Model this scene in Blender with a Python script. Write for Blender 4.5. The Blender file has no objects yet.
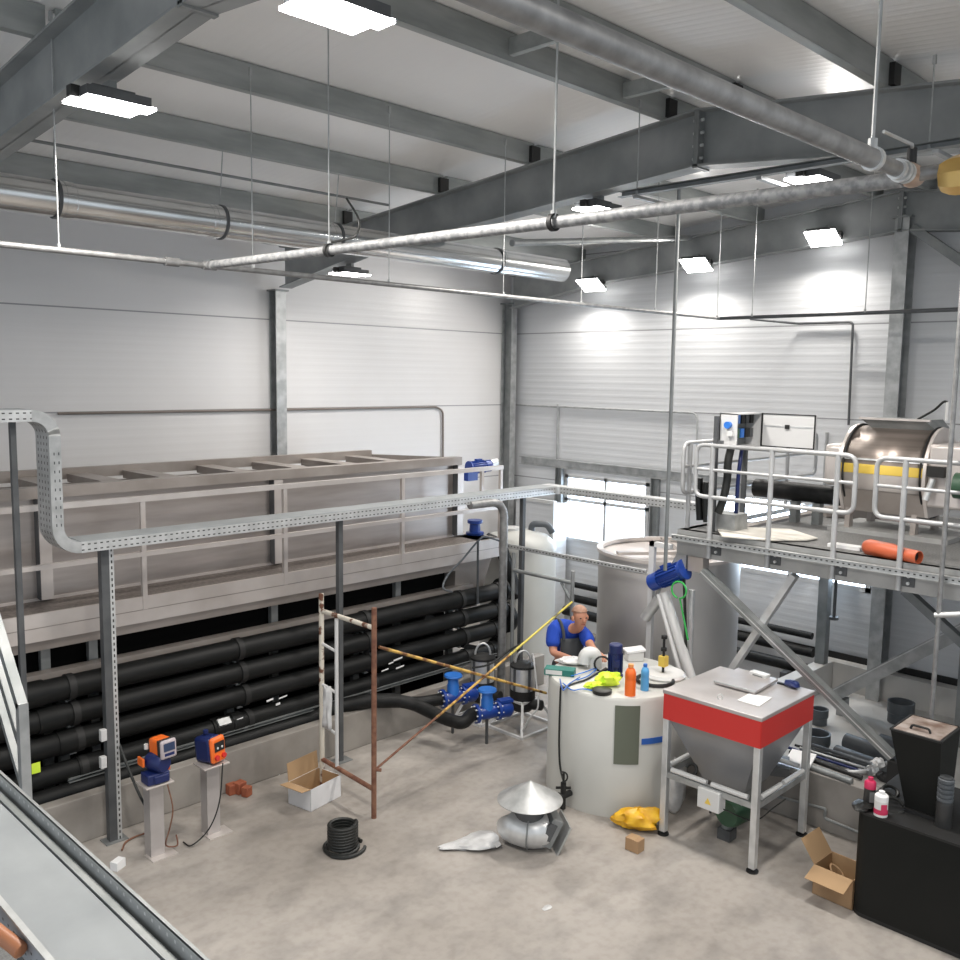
import bpy, bmesh, math, random
from mathutils import Vector, Matrix
random.seed(7)
SC = bpy.context.scene
COL = SC.collection
PI = math.pi
# ------------------------------------------------------------------ camera
FPX, YAW, PITCH, ROLL, CAMZ = 919.9, 0.78189, 0.11297, 0.01428, 4.0
fwd = Vector((math.cos(PITCH)*math.cos(YAW), math.cos(PITCH)*math.sin(YAW), -math.sin(PITCH)))
rgt0 = Vector((math.sin(YAW), -math.cos(YAW), 0)); up0 = rgt0.cross(fwd)
RGT = math.cos(ROLL)*rgt0 + math.sin(ROLL)*up0
UPV = -math.sin(ROLL)*rgt0 + math.cos(ROLL)*up0
EYE = Vector((0, 0, CAMZ))
cam = bpy.data.cameras.new('camera'); camo = bpy.data.objects.new('camera', cam); COL.objects.link(camo)
cam.sensor_width = 36; cam.lens = FPX/960*36; cam.clip_start = .05; cam.clip_end = 200
camo.matrix_world = Matrix(((RGT.x, UPV.x, -fwd.x, 0), (RGT.y, UPV.y, -fwd.y, 0), (RGT.z, UPV.z, -fwd.z, CAMZ), (0, 0, 0, 1)))
SC.camera = camo

def P(px, py, x=None, y=None, z=None):
    """surveying helper: where the sight line through a photo point meets the real plane x=, y= or z="""
    d = fwd + (px-480)/FPX*RGT - (py-480)/FPX*UPV
    if x is not None: t = x/d.x
    elif y is not None: t = y/d.y
    else: t = (z-CAMZ)/d.z
    return EYE + t*d

# ------------------------------------------------------------------ materials
def newmat(name):
    m = bpy.data.materials.new(name); m.use_nodes = True
    nt = m.node_tree; b = nt.nodes['Principled BSDF']
    return m, nt, b
def noise_mix(nt, c1, c2, scale, lo=.35, hi=.65, detail=5, coord='Object', stretch=None):
    tc = nt.nodes.new('ShaderNodeTexCoord'); n = nt.nodes.new('ShaderNodeTexNoise')
    n.inputs['Scale'].default_value = scale; n.inputs['Detail'].default_value = detail
    if stretch:
        mp = nt.nodes.new('ShaderNodeMapping'); mp.inputs['Scale'].default_value = stretch
        nt.links.new(tc.outputs[coord], mp.inputs[0]); nt.links.new(mp.outputs[0], n.inputs['Vector'])
    else: nt.links.new(tc.outputs[coord], n.inputs['Vector'])
    r = nt.nodes.new('ShaderNodeValToRGB')
    r.color_ramp.elements[0].position = lo; r.color_ramp.elements[1].position = hi
    r.color_ramp.elements[0].color = (*c1, 1); r.color_ramp.elements[1].color = (*c2, 1)
    nt.links.new(n.outputs['Fac'], r.inputs['Fac'])
    return r.outputs['Color'], n
def mat(name, c, rough=.5, metal=0., c2=None, scale=6., lo=.35, hi=.65, bump=0., spec=.5, stretch=None, emit=None, alpha=None, trans=0.):
    m, nt, b = newmat(name)
    b.inputs['Roughness'].default_value = rough; b.inputs['Metallic'].default_value = metal
    b.inputs['Specular IOR Level'].default_value = spec
    b.inputs['Base Color'].default_value = (*c, 1)
    if c2 is not None:
        o, n = noise_mix(nt, c, c2, scale, lo, hi, stretch=stretch)
        nt.links.new(o, b.inputs['Base Color'])
        if bump:
            bp = nt.nodes.new('ShaderNodeBump'); bp.inputs['Strength'].default_value = bump; bp.inputs['Distance'].default_value = .01
            nt.links.new(n.outputs['Fac'], bp.inputs['Height']); nt.links.new(bp.outputs[0], b.inputs['Normal'])
    if emit:
        b.inputs['Emission Color'].default_value = (*emit[0], 1); b.inputs['Emission Strength'].default_value = emit[1]
    if alpha is not None: b.inputs['Alpha'].default_value = alpha
    if trans: b.inputs['Transmission Weight'].default_value = trans
    return m
def mth(nt, op, a, b=None):
    n = nt.nodes.new('ShaderNodeMath'); n.operation = op
    for i, v in enumerate((a, b)):
        if v is None: continue
        if isinstance(v, (int, float)): n.inputs[i].default_value = v
        else: nt.links.new(v, n.inputs[i])
    return n.outputs[0]
def perf(name, ax, pitch, bx, rows, w=.35, h=.008, c=(.46, .47, .47), c2=(.62, .63, .63), metal=.55, rough=.45, holec=(.03, .03, .03)):
    """galvanised sheet with rows of punched slots; ax = running axis, bx = axis across, rows = offsets on it"""
    m, nt, b = newmat(name)
    o, n = noise_mix(nt, c, c2, 9.)
    tc = nt.nodes.new('ShaderNodeTexCoord'); sp = nt.nodes.new('ShaderNodeSeparateXYZ'); nt.links.new(tc.outputs['Object'], sp.inputs[0])
    fr = mth(nt, 'FRACT', mth(nt, 'DIVIDE', mth(nt, 'ADD', sp.outputs[ax], 50.), pitch))
    inx = mth(nt, 'LESS_THAN', mth(nt, 'ABSOLUTE', mth(nt, 'SUBTRACT', fr, .5)), w*.5)
    acc = None
    for r in rows:
        k = mth(nt, 'LESS_THAN', mth(nt, 'ABSOLUTE', mth(nt, 'SUBTRACT', sp.outputs[bx], r)), h)
        acc = k if acc is None else mth(nt, 'MAXIMUM', acc, k)
    f = mth(nt, 'MULTIPLY', inx, acc)
    mx = nt.nodes.new('ShaderNodeMix'); mx.data_type = 'RGBA'
    nt.links.new(f, mx.inputs[0]); nt.links.new(o, mx.inputs[6]); mx.inputs[7].default_value = (*holec, 1)
    nt.links.new(mx.outputs[2], b.inputs['Base Color'])
    nt.links.new(mth(nt, 'MULTIPLY', mth(nt, 'SUBTRACT', 1., f), metal), b.inputs['Metallic'])
    b.inputs['Roughness'].default_value = rough
    return m
def panel_mat(name, c, axis, period, joints=(), jaxis=2, strength=.25, rough=.35, smudge=.94):
    m, nt, b = newmat(name)
    o, n = noise_mix(nt, tuple(v*smudge for v in c), c, .9, .3, .7)
    tc = nt.nodes.new('ShaderNodeTexCoord'); sp = nt.nodes.new('ShaderNodeSeparateXYZ'); nt.links.new(tc.outputs['Object'], sp.inputs[0])
    col = o
    if joints:
        acc = None
        for j in joints:
            k = mth(nt, 'LESS_THAN', mth(nt, 'ABSOLUTE', mth(nt, 'SUBTRACT', sp.outputs[jaxis], j)), .008)
            acc = k if acc is None else mth(nt, 'MAXIMUM', acc, k)
        mx = nt.nodes.new('ShaderNodeMix'); mx.data_type = 'RGBA'; nt.links.new(acc, mx.inputs[0])
        nt.links.new(o, mx.inputs[6]); mx.inputs[7].default_value = (.30, .30, .31, 1); col = mx.outputs[2]
    nt.links.new(col, b.inputs['Base Color'])
    s = mth(nt, 'SINE', mth(nt, 'MULTIPLY', sp.outputs[axis], 2*PI/period))
    s = mth(nt, 'POWER', mth(nt, 'MAXIMUM', s, 0.), .5)
    bp = nt.nodes.new('ShaderNodeBump'); bp.inputs['Strength'].default_value = strength; bp.inputs['Distance'].default_value = .006
    nt.links.new(s, bp.inputs['Height']); nt.links.new(bp.outputs[0], b.inputs['Normal'])
    b.inputs['Roughness'].default_value = rough
    return m
def floor_mat():
    m, nt, b = newmat('polished_concrete')
    o1, n1 = noise_mix(nt, (.275, .25, .225), (.435, .405, .375), .55, .3, .7, 6)
    o2, n2 = noise_mix(nt, (.62, .62, .62), (1.05, 1.04, 1.03), 2.3, .32, .55, 8, stretch=(1.0, 1.6, 1))
    o3, n3 = noise_mix(nt, (.88, .87, .86), (1, 1, 1), 14., .35, .55, 6)
    a = nt.nodes.new('ShaderNodeMix'); a.data_type = 'RGBA'; a.blend_type = 'MULTIPLY'; a.inputs[0].default_value = .55
    nt.links.new(o1, a.inputs[6]); nt.links.new(o2, a.inputs[7])
    c = nt.nodes.new('ShaderNodeMix'); c.data_type = 'RGBA'; c.blend_type = 'MULTIPLY'; c.inputs[0].default_value = .8
    nt.links.new(a.outputs[2], c.inputs[6]); nt.links.new(o3, c.inputs[7])
    nt.links.new(c.outputs[2], b.inputs['Base Color'])
    b.inputs['Roughness'].default_value = .5; b.inputs['Specular IOR Level'].default_value = .4
    return m
M = {}
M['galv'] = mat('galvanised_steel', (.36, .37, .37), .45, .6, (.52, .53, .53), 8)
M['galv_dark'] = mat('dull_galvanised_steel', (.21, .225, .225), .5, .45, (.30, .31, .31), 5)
M['galv_light'] = mat('bright_galvanised_steel', (.60, .61, .61), .35, .6, (.74, .75, .75), 8)
M['rafter'] = mat('hot_dip_rafter_steel', (.25, .265, .265), .55, .3, (.34, .35, .35), 2.5, bump=.02)
M['purlin'] = mat('purlin_steel', (.29, .31, .30), .5, .3, (.39, .405, .40), 3, stretch=(.6, 3, 3))
M['dark_steel'] = mat('dark_grey_steel', (.075, .08, .085), .5, .3, (.12, .125, .13), 4)
M['duct'] = mat('spiral_duct_sheet', (.62, .63, .63), .22, .95, (.74, .75, .75), 3, stretch=(1, 6, 6))
M['zincpipe'] = mat('zinc_pipe', (.22, .22, .22), .45, .5, (.32, .32, .32), 16)
M['zincpipe_rough'] = mat('spangled_zinc_pipe', (.21, .215, .22), .6, .3, (.36, .36, .36), 30, .4, .6)
M['stainless'] = mat('brushed_stainless', (.40, .355, .33), .36, .75, (.50, .455, .43), 1.2, stretch=(1, 1, 8))
M['stainless_pale'] = mat('pale_stainless', (.58, .53, .50), .4, .45, (.68, .63, .60), 2.5)
M['stainless_dull'] = mat('pickled_stainless', (.30, .265, .24), .45, .45, (.39, .35, .325), 2.5)
M['steel_tank'] = mat('rolled_stainless_shell', (.52, .50, .485), .48, .6, (.64, .62, .60), .8, stretch=(1.5, 1.5, .6))
M['hdpe'] = mat('black_polyethylene', (.005, .0055, .0055), .5, 0, (.014, .014, .014), 3, .4, .75, spec=.28, stretch=(.7, 5, 5))
M['black'] = mat('matt_black', (.012, .012, .012), .6, 0)
M['black_sheet'] = mat('black_plastic_sheet', (.010, .011, .010), .5, 0, (.015, .015, .014), 1.2, spec=.15)
M['void'] = mat('under_tank_shade', (.004, .004, .004), .9, 0, spec=.08)  # near-black colour carrying the shade under the long tank
M['rubber'] = mat('black_rubber_hose', (.010, .011, .010), .45, 0)
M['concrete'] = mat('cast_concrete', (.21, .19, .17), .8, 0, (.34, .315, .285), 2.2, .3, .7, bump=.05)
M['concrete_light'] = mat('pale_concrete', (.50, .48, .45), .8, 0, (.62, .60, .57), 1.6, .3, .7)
M['concrete_dark'] = mat('dark_concrete', (.20, .19, .175), .8, 0, (.33, .31, .29), 2.2, .3, .7)  # darker concrete tone, used on the basin's front wall
M['white'] = mat('white_plastic', (.66, .66, .65), .4)
M['white_tank'] = mat('milky_polypropylene', (.50, .50, .47), .42, 0, (.58, .58, .55), .9)
M['white_metal'] = mat('white_powder_coat', (.60, .60, .60), .4)
M['grey_paint'] = mat('grey_powder_coat', (.40, .41, .43), .4, .2)
M['silver_paint'] = mat('silver_grey_sheet', (.29, .30, .32), .4, .5, (.35, .36, .38), 1.5)
M['lid_grey'] = mat('brushed_lid_sheet', (.46, .43, .42), .42, .45, (.56, .53, .52), 3)
M['red'] = mat('signal_red_paint', (.62, .035, .03), .4)
M['blue'] = mat('valve_blue_enamel', (.010, .045, .26), .35)
M['blue_light'] = mat('bright_blue_enamel', (.03, .17, .58), .35)
M['navy'] = mat('dark_blue_paint', (.008, .018, .10), .4)
M['orange'] = mat('orange_plastic', (.85, .16, .02), .4)
M['orange_pipe'] = mat('orange_drain_pipe', (.56, .12, .05), .45)
M['cardboard'] = mat('brown_cardboard', (.36, .22, .115), .85, 0, (.43, .28, .16), 3)
M['cardboard_in'] = mat('inner_cardboard', (.40, .26, .14), .85)
M['white_card'] = mat('white_cardboard', (.72, .72, .73), .7)
M['brick'] = mat('red_brown_block', (.26, .07, .035), .7, 0, (.36, .11, .05), 10)
M['brass'] = mat('yellow_brass', (.72, .46, .14), .28, .9, (.80, .56, .22), 6)
M['copper'] = mat('dull_copper_nipple', (.50, .36, .28), .4, .7, (.62, .46, .36), 10)
M['rust'] = mat('rusty_scaffold_tube', (.14, .055, .035), .75, .1, (.26, .13, .08), 14)
M['rust_white'] = mat('flaking_white_tube', (.14, .06, .035), .7, .1, (.62, .58, .50), 9, .40, .46)
M['rust_yellow'] = mat('flaking_yellow_tube', (.16, .07, .03), .7, .1, (.62, .40, .10), 9, .42, .56)
M['yellow_black'] = mat('worn_yellow_tube', (.10, .09, .06), .7, .1, (.66, .56, .12), 4, .40, .46)
M['yellow_bag'] = mat('yellow_film', (.62, .30, .01), .4, 0, (.82, .50, .03), 9, bump=.3)
M['clear_bag'] = mat('milky_film', (.42, .42, .42), .35, 0, (.58, .58, .58), 9, bump=.4)
M['hivis'] = mat('hi_vis_fabric', (.62, .90, .03), .6, 0, (.80, .96, .10), 12)
M['paper'] = mat('white_paper', (.80, .80, .80), .8)
M['cloth'] = mat('grey_white_cloth', (.58, .58, .58), .9, 0, (.70, .70, .70), 14)
M['green_plate'] = mat('grey_green_plate', (.125, .14, .105), .5)
M['teal'] = mat('green_carton', (.015, .16, .13), .6)
M['tape_blue'] = mat('blue_tape', (.03, .12, .45), .4)
M['yellow_paint'] = mat('yellow_stripe', (.82, .58, .10), .45)
M['grey_pvc'] = mat('dark_grey_pvc', (.075, .085, .095), .42, 0, (.10, .11, .12), 5)
M['grating'] = mat('steel_grating', (.15, .15, .15), .65, .3, (.23, .23, .225), 60)
M['deckbeam'] = mat('deck_beam_steel', (.34, .34, .335), .5, .45, (.44, .44, .43), 3)
M['rail'] = mat('grey_handrail_tube', (.40, .405, .41), .42, .3, (.50, .505, .51), 6)
M['skin'] = mat('skin', (.50, .235, .15), .55, 0)
M['hair'] = mat('short_grey_hair', (.36, .19, .125), .7, 0, (.42, .26, .19), 30)
M['shirt'] = mat('royal_blue_cotton', (.012, .06, .42), .85, 0)
M['overall'] = mat('dark_grey_workwear', (.05, .055, .06), .85, 0)
M['drum'] = mat('brushed_drum_cover', (.22, .185, .16), .36, .7, (.34, .29, .26), 2.5, stretch=(6, .2, 6))
M['screen_grey'] = mat('display_grey', (.46, .40, .42), .4)
M['display'] = mat('dark_display', (.03, .05, .11), .3)
M['green'] = mat('green_hose', (.04, .40, .08), .5)
M['green_dull'] = mat('dark_green_paint', (.035, .09, .05), .5)
M['clear_jar'] = mat('smoky_plastic', (.03, .03, .03), .3, 0)
M['walkway'] = mat('walkway_grating', (.15, .13, .12), .6, .3, (.24, .21, .19), 30)
M['rustlid'] = mat('mottled_hopper_lid', (.15, .095, .07), .6, .1, (.36, .31, .28), 7, .35, .6)
M['lamp'] = mat('lamp_glass', (1, 1, 1), .5, 0, emit=((1, .99, .97), 26.))
M['daylight'] = mat('daylit_window_sheet', (.9, .9, .9), .4, 0, emit=((.66, .82, 1.), 8.0))
M['tray_cover'] = mat('tray_cover_sheet', (.27, .29, .30), .6, .1, (.33, .35, .36), 3)
M['floor'] = floor_mat()
M['walll'] = panel_mat('left_wall_sandwich_panel', (.71, .70, .70), 2, .10, (4.69, 3.525, 2.35, 5.86), strength=.10)
M['wallb'] = panel_mat('back_wall_sandwich_panel', (.68, .69, .705), 2, .10, (4.69, 3.525, 2.35, 5.86), strength=.22)
M['roof'] = panel_mat('roof_sandwich_panel', (.88, .865, .85), 0, .09, (), strength=.18)

# ------------------------------------------------------------------ mesh builder
class MB:
    def __init__(s): s.v = []; s.f = []; s.sm = []
    def add(s, vs, fs, smooth=False):
        n = len(s.v); s.v += [Vector(v) for v in vs]
        for f in fs: s.f.append([i+n for i in f]); s.sm.append(smooth)
        return s
    def box(s, a, b):
        x0, y0, z0 = [min(p, q) for p, q in zip(a, b)]; x1, y1, z1 = [max(p, q) for p, q in zip(a, b)]
        return s.add([(x0,y0,z0),(x1,y0,z0),(x1,y1,z0),(x0,y1,z0),(x0,y0,z1),(x1,y0,z1),(x1,y1,z1),(x0,y1,z1)],
                     [(0,3,2,1),(4,5,6,7),(0,1,5,4),(1,2,6,5),(2,3,7,6),(3,0,4,7)])
    def obox(s, c, sx, sy, sz, ux=(1,0,0), uy=(0,1,0), uz=None):
        ux = Vector(ux).normalized(); uy = Vector(uy); uy = (uy-ux*uy.dot(ux)).normalized(); uz = ux.cross(uy)
        c = Vector(c); vs = []
        for k in (-.5, .5):
            for i, j in ((-.5,-.5),(.5,-.5),(.5,.5),(-.5,.5)): vs.append(c+ux*sx*i+uy*sy*j+uz*sz*k)
        return s.add(vs, [(0,3,2,1),(4,5,6,7),(0,1,5,4),(1,2,6,5),(2,3,7,6),(3,0,4,7)])
    def bar(s, a, b, w, h, up=(0,0,1)):
        """rectangular bar from a to b; w across, h along up"""
        a = Vector(a); b = Vector(b); d = b-a; L = d.length; d.normalize(); up = Vector(up)
        if abs(d.dot(up)) > .999: up = Vector((1,0,0))
        sd = d.cross(up).normalized()
        return s.obox((a+b)/2, L, w, h, d, sd)
    def channel(s, a, b, w, h, t=.004, up=(0,0,1), openside=1):
        """C section: web + two flanges; web normal = side"""
        a = Vector(a); b = Vector(b); d = (b-a).normalized(); up = Vector(up)
        if abs(d.dot(up)) > .999: up = Vector((1,0,0))
        sd = d.cross(up).normalized()*openside; u = sd.cross(d).normalized()*openside
        s.bar(a, b, t, h, up)
        for k in (-1, 1):
            o = u*(h/2-t/2)*k+sd*w/2
            s.bar(a+o, b+o, w, t, up)
        return s
    def tube(s, pts, r, n=10, caps=True, closed=False):
        pts = [Vector(p) for p in pts]; m = len(pts)
        rr = r if isinstance(r, (list, tuple)) else [r]*m
        tg = []
        for i in range(m):
            if closed: t = pts[(i+1) % m]-pts[i-1]
            elif i == 0: t = pts[1]-pts[0]
            elif i == m-1: t = pts[-1]-pts[-2]
            else: t = (pts[i+1]-pts[i]).normalized()+(pts[i]-pts[i-1]).normalized()
            tg.append(t.normalized())
        up = Vector((0,0,1)) if abs(tg[0].z) < .9 else Vector((1,0,0))
        nv = (up-tg[0]*up.dot(tg[0])).normalized(); vs = []
        for i in range(m):
            nv = (nv-tg[i]*nv.dot(tg[i]))
            nv = nv.normalized() if nv.length > 1e-6 else tg[i].orthogonal().normalized()
            bv = tg[i].cross(nv)
            for k in range(n):
                a = 2*PI*k/n; vs.append(pts[i]+(nv*math.cos(a)+bv*math.sin(a))*rr[i])
        fs = []
        for i in range(m if closed else m-1):
            j = (i+1) % m
            for k in range(n): fs.append((i*n+k, i*n+(k+1) % n, j*n+(k+1) % n, j*n+k))
        s.add(vs, fs, True)
        if caps and not closed:
            b0 = len(s.v)-m*n
            s.f.append([b0+k for k in reversed(range(n))]); s.sm.append(False)
            s.f.append([b0+(m-1)*n+k for k in range(n)]); s.sm.append(False)
        return s
    def lathe(s, prof, c, ax=(0,0,1), n=32, smooth=True):
        """profile of (radius, height) about axis ax through c"""
        c = Vector(c); ax = Vector(ax).normalized(); e = ax.orthogonal().normalized() if abs(ax.z) < .999 else Vector((1,0,0)); g = ax.cross(e)
        vs = []; m = len(prof)
        for r, h in prof:
            for k in range(n):
                a = 2*PI*k/n; vs.append(c+ax*h+(e*math.cos(a)+g*math.sin(a))*max(r, 1e-4))
        fs = []
        for i in range(m-1):
            for k in range(n): fs.append((i*n+k, i*n+(k+1) % n, (i+1)*n+(k+1) % n, (i+1)*n+k))
        return s.add(vs, fs, smooth)
    def cyl(s, a, b, r, n=20, r2=None):
        a = Vector(a); b = Vector(b); L = (b-a).length; r2 = r if r2 is None else r2
        return s.lathe([(0,0),(r,0),(r2,L),(0,L)], a, b-a, n)
    def pipe(s, a, b, r, t=.01, n=20):
        a = Vector(a); b = Vector(b); L = (b-a).length
        return s.lathe([(r-t,0),(r,0),(r,L),(r-t,L),(r-t,0)], a, b-a, n)
    def torus(s, c, R, r, ax=(0,0,1), n=24, m=8):
        ax = Vector(ax).normalized(); e = ax.orthogonal().normalized(); g = ax.cross(e); c = Vector(c)
        return s.tube([c+(e*math.cos(2*PI*k/n)+g*math.sin(2*PI*k/n))*R for k in range(n)], r, m, closed=True)
    def ell(s, c, rx, ry, rz, n=16, m=10):
        c = Vector(c); vs = []
        for i in range(m+1):
            t = PI*i/m
            for k in range(n):
                a = 2*PI*k/n; vs.append(c+Vector((rx*math.sin(t)*math.cos(a), ry*math.sin(t)*math.sin(a), -rz*math.cos(t))))
        fs = [(i*n+k, i*n+(k+1) % n, (i+1)*n+(k+1) % n, (i+1)*n+k) for i in range(m) for k in range(n)]
        return s.add(vs, fs, True)
    def prism(s, poly, d):
        """polygon (3D points) extruded by vector d"""
        d = Vector(d); n = len(poly); vs = [Vector(p) for p in poly]+[Vector(p)+d for p in poly]
        return s.add(vs, [list(reversed(range(n))), list(range(n, 2*n))]+[(i, (i+1) % n, n+(i+1) % n, n+i) for i in range(n)])
    def quad(s, a, b, c, d, t=0.002):
        a, b, c, d = map(Vector, (a, b, c, d)); nn = (b-a).cross(d-a).normalized()*t
        return s.prism([a, b, c, d], nn)
    def build(s, name, m, parent=None, origin=None, bevel=0., jitter=0., sub=0):
        if origin is None:
            if parent is not None: origin = ORG[parent.name]
            else:
                xs = [v.x for v in s.v]; ys = [v.y for v in s.v]; zs = [v.z for v in s.v]
                origin = Vector(((min(xs)+max(xs))/2, (min(ys)+max(ys))/2, min(zs)))
        origin = Vector(origin)
        me = bpy.data.meshes.new(name); me.from_pydata([v-origin for v in s.v], [], s.f)
        me.polygons.foreach_set('use_smooth', s.sm); me.update()
        bm = bmesh.new(); bm.from_mesh(me); bmesh.ops.remove_doubles(bm, verts=bm.verts, dist=1e-5)
        bmesh.ops.recalc_face_normals(bm, faces=bm.faces); bm.to_mesh(me); bm.free()
        me.set_sharp_from_angle(angle=math.radians(38))
        o = bpy.data.objects.new(name, me); COL.objects.link(o)
        if isinstance(m, str): m = M[m]
        me.materials.append(m)
        ORG[o.name] = origin
        if parent is not None:
            o.parent = parent; o.location = origin-ORG[parent.name]
        else: o.location = origin
        if bevel:
            b = o.modifiers.new('bevel', 'BEVEL'); b.width = bevel; b.segments = 2; b.limit_method = 'ANGLE'
        if sub:
            u = o.modifiers.new('sub', 'SUBSURF'); u.levels = sub; u.render_levels = sub
        return o
ORG = {}
def tag(o, label, cat, group=None, kind=None):
    o['label'] = label; o['category'] = cat
    if group: o['group'] = group
    if kind: o['kind'] = kind
    return o
def thing(name, label, cat, loc, group=None):
    o = bpy.data.objects.new(name, None); COL.objects.link(o); o.location = loc; o.empty_display_size = .1
    ORG[o.name] = Vector(loc)
    return tag(o, label, cat, group)
def struct(o): o['kind'] = 'structure'; return o
def arc(c, r, a0, a1, u, v, n=8):
    c = Vector(c); u = Vector(u); v = Vector(v)
    return [c+(u*math.cos(a0+(a1-a0)*i/n)+v*math.sin(a0+(a1-a0)*i/n))*r for i in range(n+1)]
def rounded(pts, r, n=5):
    """polyline with rounded corners"""
    pts = [Vector(p) for p in pts]; out = [pts[0]]
    for i in range(1, len(pts)-1):
        a = (pts[i-1]-pts[i]); b = (pts[i+1]-pts[i]); k = min(r, a.length*.49, b.length*.49)
        p0 = pts[i]+a.normalized()*k; p1 = pts[i]+b.normalized()*k
        for j in range(n+1):
            t = j/n; out.append((1-t)**2*p0+2*t*(1-t)*pts[i]+t*t*p1)
    out.append(pts[-1]); return out
def smooth_path(pts, n=6):
    pts = [Vector(p) for p in pts]; q = [pts[0]*2-pts[1]]+pts+[pts[-1]*2-pts[-2]]; out = []
    for i in range(1, len(q)-2):
        for j in range(n):
            t = j/n; a, b, c, d = q[i-1:i+3]
            out.append(.5*((2*b)+(c-a)*t+(2*a-5*b+4*c-d)*t*t+(3*b-a-3*c+d)*t**3))
    out.append(pts[-1]); return out

XW, YW = 11.288, 10.551           # inner faces of back wall and left wall
RY, RZ, SL = 4.22, 6.165, .092    # ridge line and roof slope (rafter top)
def zr(y): return RZ-SL*abs(y-RY)
FR = (2.30, 6.765, 11.08)         # frame planes
WORLD, EXPO, WATT = 0.78, 0.2, 64
# ================================================================== THE SHELL
struct(MB().box((-4, -7, -.2), (XW+.1, YW+.1, 0)).build('floor', 'floor', origin=(0, 0, 0)))
struct(MB().box((-4, YW, 0), (XW+.1, YW+.12, 5.80)).build('wall_left', 'walll', origin=(0, YW, 0)))
wy1, wy0 = P(566, 474, x=XW).y, P(650, 482, x=XW).y
wz1, wz0 = P(566, 474, x=XW).z, P(566, 540, x=XW).z
vy1, vy0 = P(722, 492, x=XW).y, P(722, 492, x=XW).y-2.1
wb = MB()
def wpan(y0, y1, z0, z1): wb.box((XW, y0, z0), (XW+.12, y1, z1))
wpan(wy1, YW+.12, 0, 5.5); wpan(vy1, wy0, 0, 5.5); wpan(-7, vy0, 0, 5.5)
for a, b in ((wy0, wy1), (vy0, vy1)): wpan(a, b, 0, wz0); wpan(a, b, wz1, 5.5)
wb.prism([(XW, -2.2, 5.5), (XW, YW+.12, 5.5), (XW, YW+.12, zr(YW)+.2), (XW, RY, RZ+.2), (XW, -2.2, zr(-2.2)+.2)], (.12, 0, 0))
struct(wb.build('wall_back', 'wallb', origin=(XW, 0, 0)))
ce = MB()
for ya, yb in ((YW+.12, RY), (RY, -2.6)):
    za, zb = zr(ya)+.2, zr(yb)+.2
    ce.prism([(-4, ya, za), (-4, yb, zb), (-4, yb, zb+.1), (-4, ya, za+.1)], (XW+4.12, 0, 0))
struct(ce.build('ceiling', 'roof', origin=(0, 0, 0)))
for i, (a, b) in enumerate(((wy0, wy1), (vy0, vy1))):
    w = MB(); x0, x1 = XW-.02, XW+.07
    for y0, y1, z0, z1 in ((a, b, wz0, wz0+.06), (a, b, wz1-.05, wz1), (a, a+.06, wz0, wz1), (b-.06, b, wz0, wz1),
                           ((a+b)/2-.025, (a+b)/2+.025, wz0, wz1), (a, b, wz1-.42, wz1-.37)):
        w.box((x0, y0, z0), (x1, y1, z1))
    o = struct(w.build('window_%d' % (i+1), 'white_metal'))
    g = MB().box((XW+.05, a+.01, wz0+.01), (XW+.06, b-.01, wz1-.01)).build('pane', 'daylight', o)
# steel girt over the windows and posts beside them
g0, g1 = P(516, 460.5, x=XW-.05), P(513, 466, x=XW-.05)
tag(MB().channel((XW-.05, 10.2, 2.63), (XW-.05, 4.45, 2.60), .06, .13, .01).build('wall_girt', 'galv', bevel=0),
    'long horizontal steel rail on the back wall just above the windows', 'wall rail')
for py_, lab in ((560, 'galvanised post beside the left edge of the double window'), (656, 'galvanised post beside the right edge of the double window')):
    yy = P(py_, 500, x=XW-.06).y
    tag(MB().channel((XW-.06, yy, 0), (XW-.06, yy, 2.56), .06, .13, .008, up=(0, 1, 0)).build('wall_post', 'galv_dark'), lab, 'wall post')

# ------------------------------------------------------------------ steel frames
def column(x, y, ztop, fl, wid, dep, label):
    t = thing('steel_column', label, 'column', (x, y, 0))
    fl = Vector(fl); sd = Vector((-fl.y, fl.x, 0))
    for k in (-1, 1):
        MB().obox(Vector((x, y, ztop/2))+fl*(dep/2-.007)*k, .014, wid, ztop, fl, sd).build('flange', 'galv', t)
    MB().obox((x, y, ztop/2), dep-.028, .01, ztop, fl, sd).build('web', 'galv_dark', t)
    MB().obox((x, y, ztop+.01), dep+.06, wid+.06, .02, fl, sd).build('cap_plate', 'galv_dark', t)
    MB().obox((x, y, .012), dep+.1, wid+.1, .024, fl, sd).build('base_plate', 'galv_dark', t)
    return t
column(6.745, 10.46, 5.05, (0, 1, 0), .15, .16, 'grey steel column halfway along the left wall behind the long tank')
column(11.13, 10.42, 5.16, (0, 1, 0), .12, .22, 'grey steel column in the corner between left and back walls')
gc = column(11.13, 4.20, 5.86, (1, 0, 0), .16, .24, 'grey steel column on the back wall behind the drum machine')
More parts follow.
